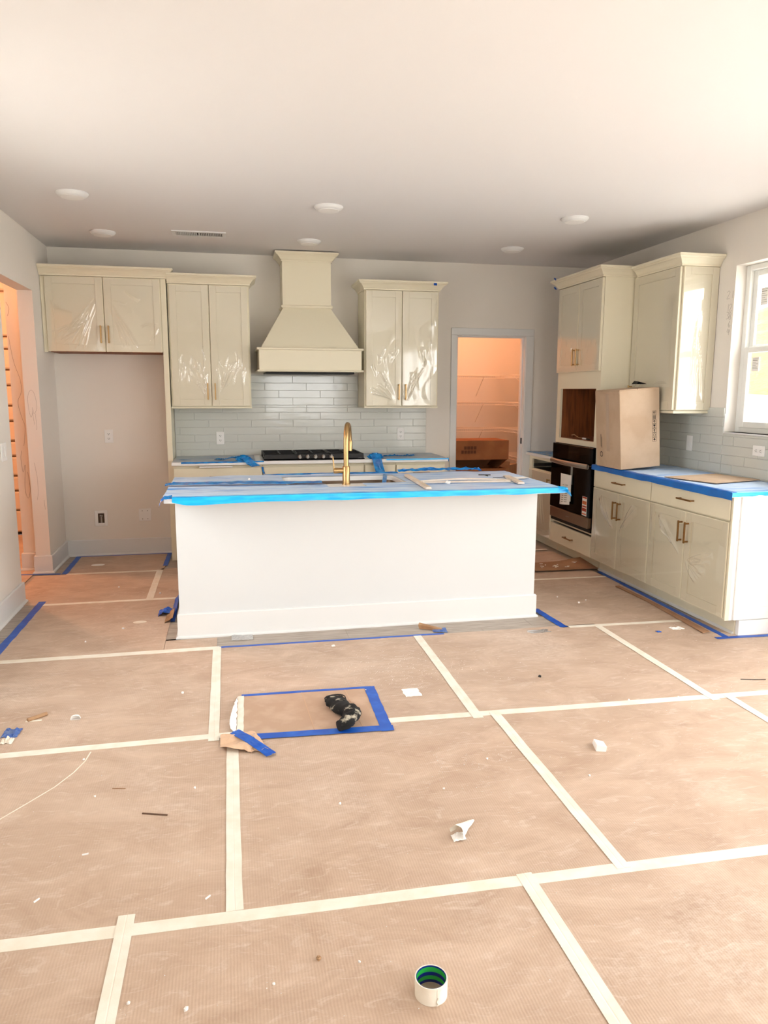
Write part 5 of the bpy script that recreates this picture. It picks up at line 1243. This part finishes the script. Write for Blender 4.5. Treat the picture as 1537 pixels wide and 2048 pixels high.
tag(MB().prism([(4.440, -1.99), (4.475, -1.985), (4.485, -2.45), (4.462, -3.135), (4.405, -3.15), (4.448, -2.45)], DZ0 + .004, DZ0 + .009).build('cardboard_strip', m_cardm), 'long narrow cardboard strip on the floor along the window counter', 'cardboard')
crump(4.305, -3.02, .085, .05, .012, 21, m_paperw, 'white_wrapper', 'small white wrapper on the floor near the cardboard strip', 'wrapper')
crump(4.15, -3.06, .03, .03, .012, 23, m_bluetape, 'tape_bit', 'tiny blue tape bit on the floor near the white wrapper', 'tape')
crump(3.40, -2.90, .14, .06, .004, 25, m_bag, 'clear_scrap', 'clear film scrap at the island corner near the wide blue tape', 'plastic scrap')
crump(2.07, -2.917, .022, .022, .02, 27, m_foam, 'paper_curl', 'small white curl on the floor behind the cardboard patch', 'paper')
wad('black_nut', 'small black plug on the floor paper before the island', (3.09, -3.624, .010), (.010, .010, .008), m_print, 71, 'debris')
wad('wood_crumb', 'small tan crumb on the floor left of the tape roll', (1.684, -5.388, .010), (.008, .008, .008), m_woodstick, 72, 'debris')
tag(MB().tube([(4.13, -3.87, .004), (4.19, -3.89, .005), (4.26, -3.90, .004)], .0016, 6).build('wire_piece', m_print), 'thin dark wire piece on the floor paper past the window counter', 'wire')
# curved scratch (a raised scuffed line in the paper)
tag(MB().strip([(.30, -4.72), (.50, -4.60), (.648, -4.497), (.72, -4.40), (.791, -4.301), (.84, -4.20), (.868, -4.11), (.877, -4.03)], .005, DZ0 - .0001, .0005).build('scuff_line', m_masking), 'long curved pale scuff line in the floor paper', 'scuff')
# individually visible crumbs
meshes = [crumb_mesh(i) for i in range(5)]
for me in meshes: me.materials.append(m_foam)
spots = [(1.222, -3.471, .009), (1.852, -4.644, .007), (1.343, -5.488, .008), (.954, -4.408, .005), (2.505, -4.429, .006), (3.40, -4.00, .007), (3.66, -4.02, .007), (.79, -2.33, .010), (.60, -2.55, .008), (1.20, -5.44, .006), (1.56, -5.45, .005), (1.79, -5.42, .005), (1.32, -4.42, .006), (.86, -4.10, .006), (2.26, -4.62, .006), (2.14, -3.62, .006), (2.86, -4.64, .006), (3.95, -2.35, .010), (4.03, -2.30, .007), (3.86, -2.18, .007), (.95, -1.5, .010), (.62, -1.25, .009)]
for i, (x, y, r) in enumerate(spots):
    o = bpy.data.objects.new('plaster_crumb', meshes[i % 5]); COL.objects.link(o); o.location = (x, y, DZ0 + r * .45); o.scale = (r, r, r); o.rotation_euler = (0, 0, i)
    tag(o, 'small white plaster crumb lying on the brown floor paper', 'crumb', 'plaster crumbs on the floor paper')
# plaster dust too fine to count
b = MB(); bm = b.bm; rng = random.Random(5)
for i in range(900):
    c = rng.random()
    if c < .35: x, y = 2.40 + rng.gauss(0, .22), -3.35 + rng.gauss(0, .16)
    elif c < .5: x, y = 2.45 + rng.gauss(0, .2), -4.45 + rng.gauss(0, .12)
    else: x, y = rng.uniform(.3, 4.6), rng.uniform(-5.7, -2.9)
    if not (.2 < x < 5.0 and -6 < y < -2.87) or (1.42 < x < 2.22 and -4.26 < y < -3.53): continue
    r = rng.uniform(.0009, .0026); h_ = r * .9
    q = [bm.verts.new((x + r * math.cos(a), y + r * math.sin(a), DZ0 - .0001)) for a in (0, 2.1, 4.2)]; t_ = bm.verts.new((x, y, DZ0 + h_))
    for j in range(3): bm.faces.new((q[j], q[(j + 1) % 3], t_))
    bm.faces.new(q[::-1])
o = b.build('plaster_dust', m_foam); o['kind'] = 'stuff'; tag(o, 'fine white plaster grit scattered over the brown floor paper', 'dust')
